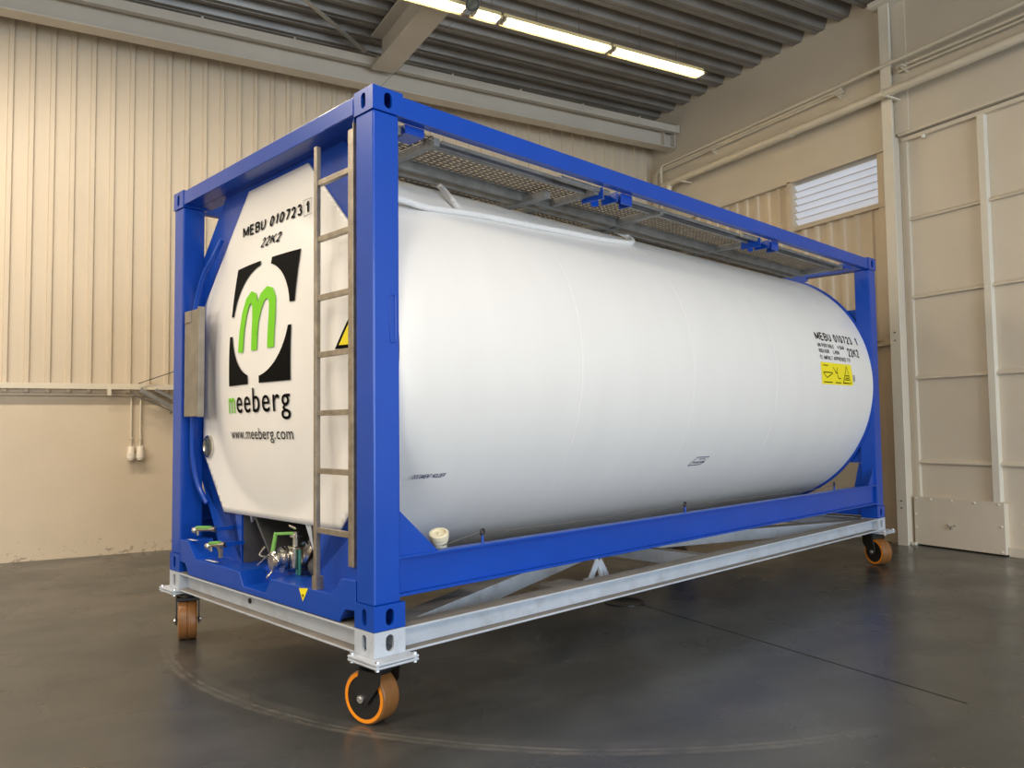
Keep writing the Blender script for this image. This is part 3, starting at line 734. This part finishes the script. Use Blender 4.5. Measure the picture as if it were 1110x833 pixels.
# end frame plate (blue) behind the octagonal white panel
XP = .153
def circ_pts(r, a0, a1, n, cy=1.21, cz=1.33): return [(cy+r*math.cos(math.radians(a0+(a1-a0)*i/n)), cz+r*math.sin(math.radians(a0+(a1-a0)*i/n))) for i in range(n+1)]
mb = MB()
X0, X1 = XP, XP+.012
def quadstrip(inner, outer):
    for i in range(len(inner)-1):
        mb.prism([inner[i], inner[i+1], outer[i+1], outer[i]], 0, X0, X1)
inn = [(.95, 2.35), (1.50, 2.35), (2.13, 1.75), (2.13, .85), (1.80, .50)]
out = [(.54, 2.53), (1.90, 2.53), (2.285, 2.14), (2.285, .60), (1.68, .12)]
quadstrip(inn, out)
inn = [(.95, 2.35), (.31, 1.75), (.31, .85), (.62, .50)]
out = [(.54, 2.53), (.155, 2.14), (.155, .60), (.80, .12)]
quadstrip(inn, out)
mb.build('end_frame_plate', 'blue', T)
# lower diagonals and recess cheeks
MB().prism([(1.68, .11), (1.68, .52), (1.80, .52), (2.285, .98), (2.285, .60), (1.95, .11)], 0, .153, .165).build('frame_web', 'blue', T)
MB().prism([(.80, .11), (.80, .52), (.60, .52), (.155, .98), (.155, .11)], 0, .153, .165).build('frame_web', 'blue', T)
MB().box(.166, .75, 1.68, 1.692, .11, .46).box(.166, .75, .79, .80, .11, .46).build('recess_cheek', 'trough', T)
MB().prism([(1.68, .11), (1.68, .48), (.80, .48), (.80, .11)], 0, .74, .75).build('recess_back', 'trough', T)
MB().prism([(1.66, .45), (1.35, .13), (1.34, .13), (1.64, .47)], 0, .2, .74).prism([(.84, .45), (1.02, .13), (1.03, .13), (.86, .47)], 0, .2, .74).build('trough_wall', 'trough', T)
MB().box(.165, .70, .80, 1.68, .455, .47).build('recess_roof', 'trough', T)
# small dark cheek next to the ladder foot
MB().prism([(.30, .13), (.16, .13), (.16, .30), (.215, .28), (.28, .20)], 0, .03, .04).build('ladder_foot_plate', 'blue', T)
# label strip on the slanted wall
MB().prism([(.90, .44), (.83, .44), (.80, .30), (.80, .28)], 0, .148, .150).build('data_label', 'dolly', T)

# ---- tank shell with its shaped near collar
R_, CY, CZt = 1.205, 1.21, 1.33
def octr(a):
    """distance from the axis to the octagon panel edge in direction a"""
    d = Vector((math.cos(a), math.sin(a)))
    best = 9
    P = [(.20-CY, 1.80-CZt), (.85-CY, 2.45-CZt), (1.58-CY, 2.45-CZt), (2.24-CY, 1.79-CZt), (2.24-CY, .803-CZt), (1.91-CY, .415-CZt), (.51-CY, .415-CZt), (.20-CY, .75-CZt)]
    for i in range(8):
        p = Vector(P[i]); q = Vector(P[(i+1) % 8]); e = q-p
        den = d.x*e.y - d.y*e.x
        if abs(den) < 1e-9: continue
        t = (p.x*e.y - p.y*e.x)/den; u = (p.x*d.y - p.y*d.x)/den
        if t > 0 and -1e-6 <= u <= 1+1e-6: best = min(best, t)
    return best
NS = 160
rings = []
def ring(fn): rings.append([fn(2*PI*i/NS) for i in range(NS)])
def xs(a): return .215 + .385*abs(math.sin(2*a))**5
def x0s(a): return .188 - .029*min(1, max(0.0, abs(math.cos(a))-.80)/.10)
def shellpt(x, a, r):
    y = CY+math.cos(a)*r; z = CZt+math.sin(a)*r
    if x < .76 and .79 < y < 1.69: z = max(z, .475)
    return (x, y, z)
for k in (0, 0.25, 0.5, 0.75, 1.0):
    ring(lambda a, k=k: shellpt(x0s(a)+(xs(a)-x0s(a))*k, a, R_-(.085*abs(math.sin(2*a))**1.5+.004)*(1-k)))
N2 = 46
for k in range(1, N2+1):
    ring(lambda a, k=k: shellpt(xs(a)+(5.895-xs(a))*k/N2, a, R_))
vs = [p for r in rings for p in r]; m = len(rings)
fs = [(j*NS+i, j*NS+(i+1) % NS, (j+1)*NS+(i+1) % NS, (j+1)*NS+i) for j in range(m-1) for i in range(NS)]
fs += [tuple((m-1)*NS+i for i in range(NS)), tuple(range(NS))]
MB().add(vs, fs).build('tank_shell', 'wrap', T, smooth=True, angle=40)
def wrapfn(lift):
    return lambda u, v: (u, CY-(R_+lift)*math.cos(v), CZt+(R_+lift)*math.sin(v))
shell = [o for o in T.children if o.name.startswith('tank_shell')][0]
# cladding seams (thin overlapping bands)
for x in (1.52, 2.73, 3.95, 5.16):
    vs = []; fs = []; n = 96
    for i in range(n):
        a = 2*PI*i/n
        for xx, r in ((x-.012, R_-.001), (x-.010, R_+.0012), (x+.010, R_+.0012), (x+.012, R_-.001)): vs.append((xx, CY+math.cos(a)*r, CZt+math.sin(a)*r))
    for i in range(n):
        for k in range(3): fs.append((4*i+k, 4*i+k+1, 4*((i+1) % n)+k+1, 4*((i+1) % n)+k))
    MB().add(vs, fs).build('cladding_band', 'wrap', shell, smooth=True)
rad = math.radians
block_text('serial_number', 'MEBU 010723', 'darktext', shell, 4.79, 5.58, rad(17.6), rad(21.5), wrapfn(.002), wt=.17, step=.05)
block_text('check_digit', '1', 'darktext', shell, 5.665, 5.715, rad(17.6), rad(21.5), wrapfn(.002), wt=.17, step=.05)
block_text('type_code', '22K2', 'darktext', shell, 5.40, 5.65, rad(11.4), rad(15.6), wrapfn(.002), wt=.17, step=.05)
block_text('approval_text', 'UN PORTABLE    4 BAR', 'darktext', shell, 4.78, 5.34, rad(14.4), rad(16.2), wrapfn(.002), step=.05)
block_text('approval_text', 'RID/ADR    L4BN', 'darktext', shell, 4.78, 5.20, rad(11.8), rad(13.6), wrapfn(.002), step=.05)
block_text('approval_text', 'TC IMPACT APPROVED T11', 'darktext', shell, 4.77, 5.41, rad(8.8), rad(10.7), wrapfn(.002), step=.05)
ys = sheet('yellow_sign', [[(4.755, rad(-1.9)), (5.42, rad(-1.8)), (5.40, rad(7.6)), (4.755, rad(7.6))]], 'yellow', shell, wrapfn(.002), .06)
lines = []
lines += stroke([(5.20, rad(-.9)), (5.285, rad(6.6)), (5.37, rad(-.9)), (5.20, rad(-.9))], .010)
for a, b in (((4.80, 6.3), (4.90, 6.3)), ((4.79, 3.3), (4.98, 3.3)), ((4.79, 3.0), (4.86, 1.0)), ((4.86, 1.0), (4.98, 3.0)), ((4.79, -.9), (4.97, -.9)),
             ((5.0, 5.8), (5.05, 3.4)), ((5.05, 3.4), (5.09, 3.4)), ((5.09, 5.6), (5.06, 3.5)), ((5.07, 3.2), (5.10, 1.0)), ((5.10, 1.0), (5.15, 1.0)), ((5.03, -.9), (5.15, -.9)),
             ((5.25, 2.4), (5.33, 2.4)), ((5.25, 1.4), (5.33, 1.4)), ((5.235, .6), (5.34, .6))):
    lines += stroke([(a[0], rad(a[1])), (b[0], rad(b[1]))], .007)
sheet('sign_drawing', lines, 'darktext', shell, wrapfn(.0035), .06)
block_text('side_text', 'DIN EN', 'darktext', shell, 5.425, 5.46, rad(0), rad(3.2), wrapfn(.0035), step=.05)
block_text('document_text', 'DOCUMENT HOLDER', 'navytext', shell, .36, .575, rad(-32.7), rad(-31.4), wrapfn(.002), shear=.5, step=.03)
sheet('inspection_mark', stroke([(2.94, rad(-35.0)), (3.10, rad(-34.8)), (3.17, rad(-31.6)), (3.0, rad(-31.6)), (2.94, rad(-35.0))], .006), 'navytext', shell, wrapfn(.002), .05)
block_text('inspection_text', 'CLEAN', 'navytext', shell, 3.04, 3.12, rad(-32.7), rad(-32.0), wrapfn(.003), shear=.3, step=.05)
block_text('inspection_text', 'POSITION', 'navytext', shell, 2.98, 3.13, rad(-34.3), rad(-33.3), wrapfn(.003), shear=.3, step=.05)

# hose wrapped along the shoulder
def tp(x, a, l=.015): return (x, CY-(R_+l)*math.cos(rad(a)), CZt+(R_+l)*math.sin(rad(a)))
hp = [tp(.20, 44.5), tp(.41, 44.2), tp(.57, 43.2), tp(.857, 45), tp(1.09, 46.2), tp(1.47, 47.2), tp(1.82, 48.7), tp(2.2, 50), tp(2.50, 52.5), tp(2.66, 54.5), tp(2.76, 58, .02), tp(2.76, 62, .03), tp(2.68, 64.5, .045)]
MB().tube(smooth_path(hp, 5), .019, 10).build('wrapped_hose', 'hose', T, smooth=True)
hp = [tp(.84, 69, .05), tp(.90, 62.4, .04), tp(.87, 55, .03), tp(.84, 50, .03), tp(.85, 46, .012)]
MB().tube(smooth_path(hp, 5), .017, 10).build('wrapped_hose', 'hose', T, smooth=True)
# far end ring and frame plate
n = 96; vs = []; fs = []
for i in range(n):
    a = 2*PI*i/n
    for xx, r in ((5.893, 1.10), (5.893, R_+.022), (5.915, R_+.022), (5.915, 1.10)): vs.append((xx, CY+math.cos(a)*r, CZt+math.sin(a)*r))
for i in range(n):
    for k in range(4): fs.append((4*i+k, 4*i+(k+1) % 4, 4*((i+1) % n)+(k+1) % 4, 4*((i+1) % n)+k))
# clip where it would cut the post/rails
vs = [(x, min(max(y, .012), W_-.012), min(max(z, .11), 2.57)) for x, y, z in vs]
MB().add(vs, fs).build('end_ring', 'blue', T, smooth=True, angle=30)
mb = MB()
arc = circ_pts(1.20, 141, 221, 16)      # side nearest the long face
for s in (0, 1):
    A = arc if s == 0 else [(2*CY-y, z) for y, z in arc]
    yp = .155 if s == 0 else W_-.155
    for i in range(len(A)-1):
        if abs(A[i][0]-yp) < 1e-4: continue
        y1 = max(A[i][0], yp) if s == 0 else min(A[i][0], yp); y2 = max(A[i+1][0], yp) if s == 0 else min(A[i+1][0], yp)
        if abs(y1-yp) < 1e-3 and abs(y2-yp) < 1e-3: continue
        mb.prism([(yp, A[i][1]), (y1, A[i][1]), (y2, A[i+1][1]), (yp, A[i+1][1])], 0, 5.93, 5.942)
mb.build('end_frame_plate', 'blue', T)
MB().prism([(.155, .52), (.185, .54), (.26, .20), (.155, .20)], 0, 5.93, 5.942).prism([(2.283, .50), (2.238, .56), (2.078, .20), (2.283, .20)], 0, 5.93, 5.942).build('frame_web', 'blue', T)
MB().box(5.90, 5.93, .65, 1.8, 2.44, 2.49).build('saddle_top', 'blue', T)

# ---- white octagonal end panel with its dome
def domex(y, z):
    r2 = ((y-1.219)**2+(z-1.33)**2)/.88**2
    return .14-.105*max(0.0, 1-r2)
OCT = [(.20, 1.80), (.85, 2.45), (1.58, 2.45), (2.24, 1.79), (2.24, .803), (1.91, .415), (.51, .415), (.20, .75)]
bm = bmesh.new(); bm.faces.new([bm.verts.new((p[0], p[1], 0)) for p in OCT])
EP = finish_sheet('end_panel', bm, 'panel', T, lambda u, v: (domex(u, v), u, v), .035)
EP.data.shade_smooth()
MB().prism([(p[0], p[1]) for p in OCT], 0, .143, .151).build('panel_skirt', 'panel', EP)
so = EP.modifiers.new('thickness', 'SOLIDIFY'); so.thickness = .004; so.offset = -1
PF = lambda l: (lambda u, v: (domex(u, v)-l, u, v))
# check on which side the panel grows; both sides hidden but the print must stay in front
block_text('serial_number', 'MEBU 010723', 'darktext', EP, 1.648, .905, 2.162, 2.230, PF(.006), wt=.17)
block_text('check_digit', '1', 'darktext', EP, .865, .822, 2.160, 2.228, PF(.006), wt=.17)
sheet('check_box', stroke([(.886, 2.150), (.886, 2.240), (.80, 2.240), (.80, 2.150), (.886, 2.150)], .003), 'darktext', EP, PF(.006))
block_text('type_code', '22K2', 'darktext', EP, 1.345, 1.105, 2.042, 2.103, PF(.006), wt=.17, shear=.30)
# square emblem with round opening, four corner pieces
def corner_piece(y_out, z_out, y_gap, z_gap, cy, cz, ry, rz):
    """polygon from the outer corner to the gap edges, closed by the circle"""
    sy = 1 if y_out > cy else -1; sz = 1 if z_out > cz else -1
    za = cz + sz*rz*math.sqrt(max(0, 1-((y_gap-cy)/ry)**2)); yb = cy + sy*ry*math.sqrt(max(0, 1-((z_gap-cz)/rz)**2))
    t0 = math.atan2((za-cz)/rz, (y_gap-cy)/ry); t1 = math.atan2((z_gap-cz)/rz, (yb-cy)/ry)
    if t1-t0 > PI: t1 -= 2*PI
    if t0-t1 > PI: t1 += 2*PI
    arc = [(cy+ry*math.cos(t0+(t1-t0)*i/20), cz+rz*math.sin(t0+(t1-t0)*i/20)) for i in range(21)]
    polys = []
    # fan from the outer corner
    rim = [(y_gap, z_out)] + arc + [(y_out, z_gap)]
    for i in range(len(rim)-1): polys.append([(y_out, z_out), rim[i], rim[i+1]])
    return polys
pc = []
cyl_, czl = 1.262, 1.592
for yo, zo, yg, zg in ((1.655, 1.955, 1.298, 1.648), (.855, 1.955, 1.16, 1.657), (1.665, 1.216, 1.364, 1.524), (.872, 1.216, 1.214, 1.526)):
    pc += corner_piece(yo, zo, yg, zg, cyl_, czl, .365, .337)
# the top left corner of the emblem is clipped slanting
sheet('emblem', pc, 'black', EP, PF(.006))
mp_ = stroke([(1.47, 1.412), (1.462, 1.55), (1.440, 1.65), (1.408, 1.715), (1.365, 1.742), (1.325, 1.728), (1.298, 1.68), (1.283, 1.60), (1.277, 1.412)], .074)
mp_ += stroke([(1.277, 1.412), (1.272, 1.58), (1.248, 1.66), (1.212, 1.72), (1.162, 1.745), (1.118, 1.732), (1.088, 1.69), (1.078, 1.61), (1.078, 1.412)], .074)
sheet('green_letter_m', mp_, 'green', EP, PF(.0065))
lettering('company_name', 'm', 'green', EP, 1.688, 1.575, 1.048, 1.141, PF(.006), bold=.005, ref='x')
lettering('company_name', 'eeberg', 'black', EP, 1.545, .884, 1.048, 1.141, PF(.006), bold=.006, ref='x', space=1.15)
lettering('web_address', 'www.meeberg.com', 'darktext', EP, 1.681, .880, .889, .932, PF(.006), bold=0, ref='x')
sheet('warning_sign', [[(.50, 1.36), (.21, 1.36), (.355, 1.60)]], 'black', EP, PF(.006))
sheet('warning_sign', [[(.468, 1.379), (.242, 1.379), (.355, 1.566)]], 'yellow', EP, PF(.008))
sheet('warning_mark', [[(.37, 1.42), (.34, 1.42), (.345, 1.50), (.365, 1.50)], [(.368, 1.392), (.342, 1.392), (.342, 1.41), (.368, 1.41)]], 'black', EP, PF(.010))
MB().revolve((.139, 2.14, .836), (-1, 0, 0), [(0, .074), (.014, .074), (.016, .066), (.008, .062)], 32).build('gauge_rim', 'inox', EP, smooth=True)
MB().revolve((.132, 2.14, .836), (-1, 0, 0), [(0, .062), (.003, .05), (.004, 0)], 32).build('gauge_glass', 'glass', EP, smooth=True)

# ---- document box
bx = MB().box(-.004, .030, 2.00, 2.215, 1.035, 1.740).build('document_box', 'boxmetal', T, bevel=0.004)
MB().box(-.006, .034, 1.978, 2.00, 1.03, 1.752).build('box_lid', 'boxmetal', bx, bevel=0.003)
MB().box(-.010, -.002, 2.11, 2.20, 1.66, 1.735).build('box_hasp', 'boxmetal', bx, bevel=0.002)
MB().box(.02, .04, 2.21, 2.285, 1.1, 1.16).box(.02, .04, 2.21, 2.285, 1.6, 1.66).build('box_bracket', 'blue', bx)

# ---- blue drain pipe on the far side post
pp = smooth_path([(.12, 1.93, 2.20), (.09, 2.00, 2.08), (.075, 2.10, 1.98), (.07, 2.19, 1.84), (.065, 2.225, 1.70), (.065, 2.235, 1.5), (.065, 2.24, 1.0), (.065, 2.23, .78), (.08, 2.19, .60), (.11, 2.10, .46)], 6)
MB().tube(pp, .017, 10).build('blue_pipe', 'blue', T, smooth=True)

# ---- ladder
LD = bpy.data.objects.new('ladder', None)
COL.objects.link(LD); LD.parent = T
LD.location = (0, 0, 0)
MB().box(.010, .016, .536, .560, .185, 2.43).box(.010, .034, .531, .536, .185, 2.43).build('ladder_stile', 'steel', LD, bevel=0.001)
MB().box(.010, .016, .190, .232, .276, 2.43).box(.010, .030, .185, .190, .276, 2.46).build('ladder_stile', 'steel', LD, bevel=0.001)
for z in (2.233, 1.935, 1.625, 1.327, 1.025, .728, .425):
    MB().box(.016, .040, .190, .532, z-.014, z+.014).build('ladder_rung', 'steel', LD, bevel=0.001)
MB().box(.008, .05, .525, .57, .118, .19).build('ladder_foot', 'steel', LD)
MB().box(.02, .10, .190, .20, 2.42, 2.49).build('ladder_bracket', 'blue', LD)

# ---- sill sticker
sheet('warning_triangle_sticker', [[(.692, .112), (.600, .122), (.652, .048)]], 'yellow', T, lambda u, v: (.0025, u, v))
sheet('sticker_mark', [[(.662, .083), (.640, .085), (.651, .066)]], 'darktext', T, lambda u, v: (.0018, u, v))

# ---- outlet valve in the recess
V = MB().cone((.10, 1.10, .205), (.30, 1.06, .215), .050, .050, 24).build('outlet_valve', 'inox', T, smooth=True)
MB().revolve((.055, 1.105, .195), (1, -.15, .03), [(0, .0), (0, .052), (.018, .060), (.022, .048), (.04, .048)], 24).build('end_cap', 'inox', V, smooth=True)
MB().revolve((.115, 1.097, .20), (1, -.15, .03), [(0, .074), (.014, .074)], 26).revolve((.140, 1.093, .201), (1, -.15, .03), [(0, .074), (.014, .074)], 26).revolve((.25, 1.07, .21), (1, -.15, .03), [(0, .080), (.016, .080)], 26).revolve((.28, 1.066, .211), (1, -.15, .03), [(0, .080), (.016, .080)], 26).build('flange', 'inox', V, smooth=True)
mb = MB()
for k in range(3):
    a = k*2.1+.4; mb.tube(smooth_path([(.06, 1.105+.055*math.cos(a), .195+.055*math.sin(a)), (.03, 1.11+.085*math.cos(a), .195+.085*math.sin(a)), (.055, 1.11+.10*math.cos(a+.5), .195+.10*math.sin(a+.5))], 4), .006, 6)
mb.build('cap_lug', 'inox', V, smooth=True)
MB().box(.14, .22, 1.00, 1.08, .15, .28).build('valve_body', 'inox', V, bevel=.01)
mb = MB()
for a in range(6):
    g = a*PI/3+.3; mb.cone((.24, 1.068+.066*math.cos(g), .21+.066*math.sin(g)), (.31, 1.062+.066*math.cos(g), .212+.066*math.sin(g)), .007, .007, 8)
for y in (.985, 1.015): mb.cone((.17, y, .12), (.17, y, .26), .008, .008, 8)
mb.build('stud_bolt', 'teal', V)
MB().cone((.17, 1.03, .27), (.17, 1.03, .36), .018, .018, 14).cone((.17, 1.03, .33), (.17, 1.03, .345), .035, .035, 14).build('valve_stem', 'inox', V, smooth=True)
MB().bar((.165, 1.03, .352), (.10, 1.13, .345), .032, .014).bar((.10, 1.13, .352), (.085, 1.145, .235), .030, .012, (1, 0, 0)).build('valve_lever', 'lever', V, bevel=.003)
MB().tube([(.16, 1.08, .39), (.16, 1.0, .38)], .009, 8).tube(smooth_path([(.11, 1.16, .26), (.08, 1.24, .19), (.07, 1.30, .15)], 4), .003, 5).build('seal_wire', 'inox', V)
B2 = MB().cone((.30, .97, .20), (.38, .78, .20), .06, .06, 24).build('bottom_valve', 'inox', T, smooth=True)
MB().revolve((.23, .98, .255), (.6, -.5, -.4), [(0, .085), (.02, .085), (.03, .06)], 26).build('flange', 'inox', B2, smooth=True)
MB().revolve((.26, .94, .17), (.2, -1, 0), [(-.03, .05), (0, .07), (.10, .07), (.12, .05)], 22).build('body', 'trough', B2, smooth=True)

# ---- two small green-levered valves at the lower left
for (y0, y1, z, xx, dz) in ((2.055, 1.80, .300, .02, .02), (1.825, 1.64, .222, .01, .02)):
    v = MB().cone((xx, y0-.01, z), (xx+.02, y1, z+dz), .013, .013, 12).cone((xx+.018, y1+.03, z+dz*.9), (xx+.022, y1, z+dz), .018, .018, 8).build('air_valve', 'inox', T, smooth=True)
    MB().revolve((xx-.005, y0+.02, z-.005), (.2, -1, 0), [(0, 0), (0, .020), (.025, .024), (.03, .016), (.05, .016)], 12).cone((xx, y0-.03, z), (xx, y0-.03, z-.035), .011, .010, 8).build('valve_cap', 'inox', v, smooth=True)
    MB().bar((xx+.0, y0-.02, z+.015), (xx+.014, y1+.07, z+.026), .028, .018).build('valve_lever', 'lever', v, bevel=.004)
    MB().box(xx+.02, .153, y1, y1+.02, z+dz-.012, z+dz+.012).build('pipe_stub', 'blue', v)
    if y0 < 2: MB().prism([(y0-.10, .215), (y0-.135, .215), (y0-.13, .155), (y0-.115, .155)], 0, .02, .04).build('valve_bracket', 'steel', v)

# ---- cream tube with lid by the gusset
CD = Vector((-.34, -.30, 1)).normalized(); CB = Vector((.492, .118, .285))
C1 = MB().revolve(CB, CD, [(0, .018), (.03, .034), (.085, .040), (.09, .046), (.105, .046)], 26).build('cream_tube', 'cream', T, smooth=True, angle=30)
MB().revolve(CB + CD*.106, CD, [(0, .046), (.004, .051), (.026, .051), (.030, .047), (.030, .036), (.022, .034), (.022, .010), (.028, .008), (.028, 0)], 28).build('tube_lid', 'cream', C1, smooth=True, angle=30)

# ---- eye bolts with a stay wire along the bottom rail
EX = (.713, 2.609, 5.011)
for x in EX:
    e = MB().cone((x, .04, .33), (x, .04, .372), .007, .007, 10).build('eye_bolt', 'blue', T, smooth=True)
    pts_ = [(x + .013*math.cos(t), .04, .388+.015*math.sin(t)) for t in [2*PI*i/16 for i in range(17)]]
    MB().tube(pts_, .006, 8).build('rubber_ring', 'rubber', e, smooth=True)
wp = [(.45, .05, .345), (.60, .045, .372), (.713, .04, .388), (.9, .045, .380), (1.6, .05, .372), (2.3, .045, .376), (2.609, .04, .388), (3.0, .045, .374), (3.9, .05, .366), (4.7, .045, .366), (5.011, .04, .382)]
MB().tube(smooth_path(wp, 4), .0022, 5).build('stay_wire', 'wire', T)

# ---- walkway on the roof: perforated planks in a steel frame
def grating(x0, x1, y0, y1, z, a=.047, b=.030):
    vs = []; fs = []; nx = int((x1-x0)/a); ny = int((y1-y0)/b); a = (x1-x0)/nx; b = (y1-y0)/ny
    for j in range(ny):
        for i in range(nx):
            X = x0+i*a; Y = y0+j*b
            sx = a*.16; h = b*.22; sk = (a*.10 if j % 2 else -a*.10)
            o = len(vs)
            vs += [(X, Y, z), (X+a, Y, z), (X+a, Y+b, z), (X, Y+b, z),
                   (X+sx+sk, Y+h, z+.004), (X+a-sx+sk, Y+h, z+.004), (X+a-sx+sk, Y+b-h, z+.004), (X+sx+sk, Y+b-h, z+.004)]
            fs += [(o, o+1, o+5, o+4), (o+1, o+2, o+6, o+5), (o+2, o+3, o+7, o+6), (o+3, o, o+4, o+7)]
    return MB().add(vs, fs)
ZW = 2.475
XC = [.23, .47, 1.78, 2.50, 3.86, 5.47]
def plank(x0, x1, y0, y1):
    o = grating(x0, x1, y0, y1, ZW).build('walkway_plank', 'grate', T)
    s_ = o.modifiers.new('thickness', 'SOLIDIFY'); s_.thickness = .003
for x0, x1 in zip(XC[:-1], XC[1:]):
    if x0 < .3:
        plank(x0, x1-.02, .10, .50)
    else:
        plank(x0+.02, x1-.02, .20, .49)
        plank(x0+.02, x1-.02, .62, 1.14)
mb = MB()
for y in (.185, .505, .61, 1.15):
    h = .055 if y in (.505, .61) else .03
    mb.box(.45, 5.50, y-.012, y+.012, ZW-h, ZW+.012).box(.45, 5.50, y-.03, y, ZW-.004, ZW+.002)
mb.build('walkway_frame', 'galv', T)
for x in XC:
    MB().box(x-.02, x+.02, .10, 1.15, ZW-.045, ZW-.005).build('walkway_bearer', 'galv', T)
MB().box(1.50, 1.56, .30, .84, ZW-.07, ZW-.03).bar((2.50, .24, ZW-.03), (2.62, .80, ZW-.035), .05, .03).build('walkway_bearer', 'galv', T)
# handrail tube folded against the rail
MB().tube([(1.43, .10, 2.462), (1.90, .10, 2.462)], .018, 12).tube([(3.60, .10, 2.462), (3.90, .10, 2.462)], .018, 12).tube([(2.10, .10, 2.455), (3.55, .10, 2.455)], .010, 10).tube([(4.2, .10, 2.455), (5.6, .10, 2.455)], .010, 10).tube([(.5, .10, 2.455), (1.43, .10, 2.455)], .009, 10).build('folding_handrail', 'galv', T, smooth=True)
MB().box(.50, 1.35, .150, .156, 2.44, 2.47).box(2.2, 3.5, .150, .156, 2.45, 2.475).box(4.3, 5.5, .150, .156, 2.45, 2.475).build('toe_board', 'galv', T)
# spill box behind the walkway
MB().box(.78, 1.30, .78, .79, 2.39, 2.47).box(.78, .79, .79, 1.65, 2.39, 2.47).box(1.29, 1.30, .79, 1.65, 2.39, 2.47).box(.78, 1.30, 1.64, 1.65, 2.39, 2.47).build('spill_box', 'galv', T)
MB().box(3.1, 3.7, .78, .79, 2.43, 2.47).box(3.1, 3.7, 1.64, 1.65, 2.43, 2.47).box(3.1, 3.11, .79, 1.64, 2.43, 2.47).box(3.69, 3.7, .79, 1.64, 2.43, 2.47).build('spill_box', 'galv', T)
# blue brackets under the rail
for x in (1.80, 3.83):
    MB().box(x, x+.008, .066, .24, 2.40, 2.475).prism([(x, 2.475), (x+.12, 2.475), (x+.12, 2.40), (x+.06, 2.385)], 1, .20, .208).box(x+.19, x+.31, .066, .074, 2.405, 2.475).box(x+.30, x+.308, .074, .17, 2.405, 2.475).box(x+.15, x+.16, .066, .20, 2.41, 2.475).box(x+.19, x+.31, .074, .17, 2.465, 2.475).build('rail_bracket', 'blue', T)
MB().box(.24, .36, .066, .19, 2.43, 2.475).build('rail_bracket', 'blue', T)
MB().box(5.50, 5.62, .066, .26, 2.44, 2.475).build('rail_bracket', 'blue', T)
MB().box(.205, .23, .54, 1.9, 2.44, 2.49).build('frame_top_edge', 'blue', T)

# ------------------------------------------------------------------ every separate piece becomes a part of its own
KEEP = {'serial_number', 'type_code', 'approval_text', 'sign_drawing', 'side_text', 'document_text', 'inspection_mark', 'inspection_text', 'check_digit', 'check_box',
        'emblem', 'green_letter_m', 'company_name', 'web_address', 'warning_sign', 'warning_mark', 'walkway_plank', 'tank_shell', 'end_panel', 'hub', 'orange_rim', 'seal_wire', 'castor_fork', 'corner_casting', 'reflector'}
def base(n): return n.split('.')[0]
def split_pieces(o):
    me = o.data; n = len(me.vertices); par = list(range(n))
    def find(i):
        while par[i] != i: par[i] = par[par[i]]; i = par[i]
        return i
    for e in me.edges:
        a, b = find(e.vertices[0]), find(e.vertices[1])
        if a != b: par[a] = b
    comp = {}
    for i in range(n): comp.setdefault(find(i), []).append(i)
    if len(comp) < 2: return
    items = []
    for vs in comp.values():
        cs = [me.vertices[i].co for i in vs]
        items.append([set(vs), [min(c[k] for c in cs) for k in range(3)], [max(c[k] for c in cs) for k in range(3)]])
    merged = True; tol = 0.0015
    groups = [[it] for it in items]
    def touch(A, B): return any(all(a[1][k] <= b[2][k]+tol and b[1][k] <= a[2][k]+tol for k in range(3)) for a in A for b in B)
    while merged:
        merged = False
        for i in range(len(groups)):
            for j in range(i+1, len(groups)):
                if touch(groups[i], groups[j]): groups[i] += groups[j]; del groups[j]; merged = True; break
            if merged: break
    if len(groups) < 2: return
    sets = [set().union(*[it[0] for it in g]) for g in groups]
    owner = {}
    for gi, st in enumerate(sets):
        for i in st: owner[i] = gi
    smooth = [p.use_smooth for p in me.polygons]
    buckets = [[] for _ in sets]
    for p in me.polygons: buckets[owner[p.vertices[0]]].append(p)
    newm = []
    for gi, st in enumerate(sets):
        idx = sorted(st); mp = {v: k for k, v in enumerate(idx)}
        m2 = bpy.data.meshes.new(base(o.name))
        m2.from_pydata([me.vertices[i].co[:] for i in idx], [], [[mp[v] for v in p.vertices] for p in buckets[gi]])
        for mm in me.materials: m2.materials.append(mm)
        for q, p in zip(m2.polygons, buckets[gi]): q.use_smooth = p.use_smooth; q.material_index = p.material_index
        if any(p.use_smooth for p in buckets[gi]): m2.set_sharp_from_angle(angle=math.radians(40))
        newm.append(m2)
    for gi in range(1, len(newm)):
        c = o.copy(); c.data = newm[gi]; COL.objects.link(c)
    o.data = newm[0]
for o in list(COL.objects):
    if o.type == 'MESH' and o.parent is not None and base(o.name) not in KEEP and 'profiled' not in o.name:
        split_pieces(o)
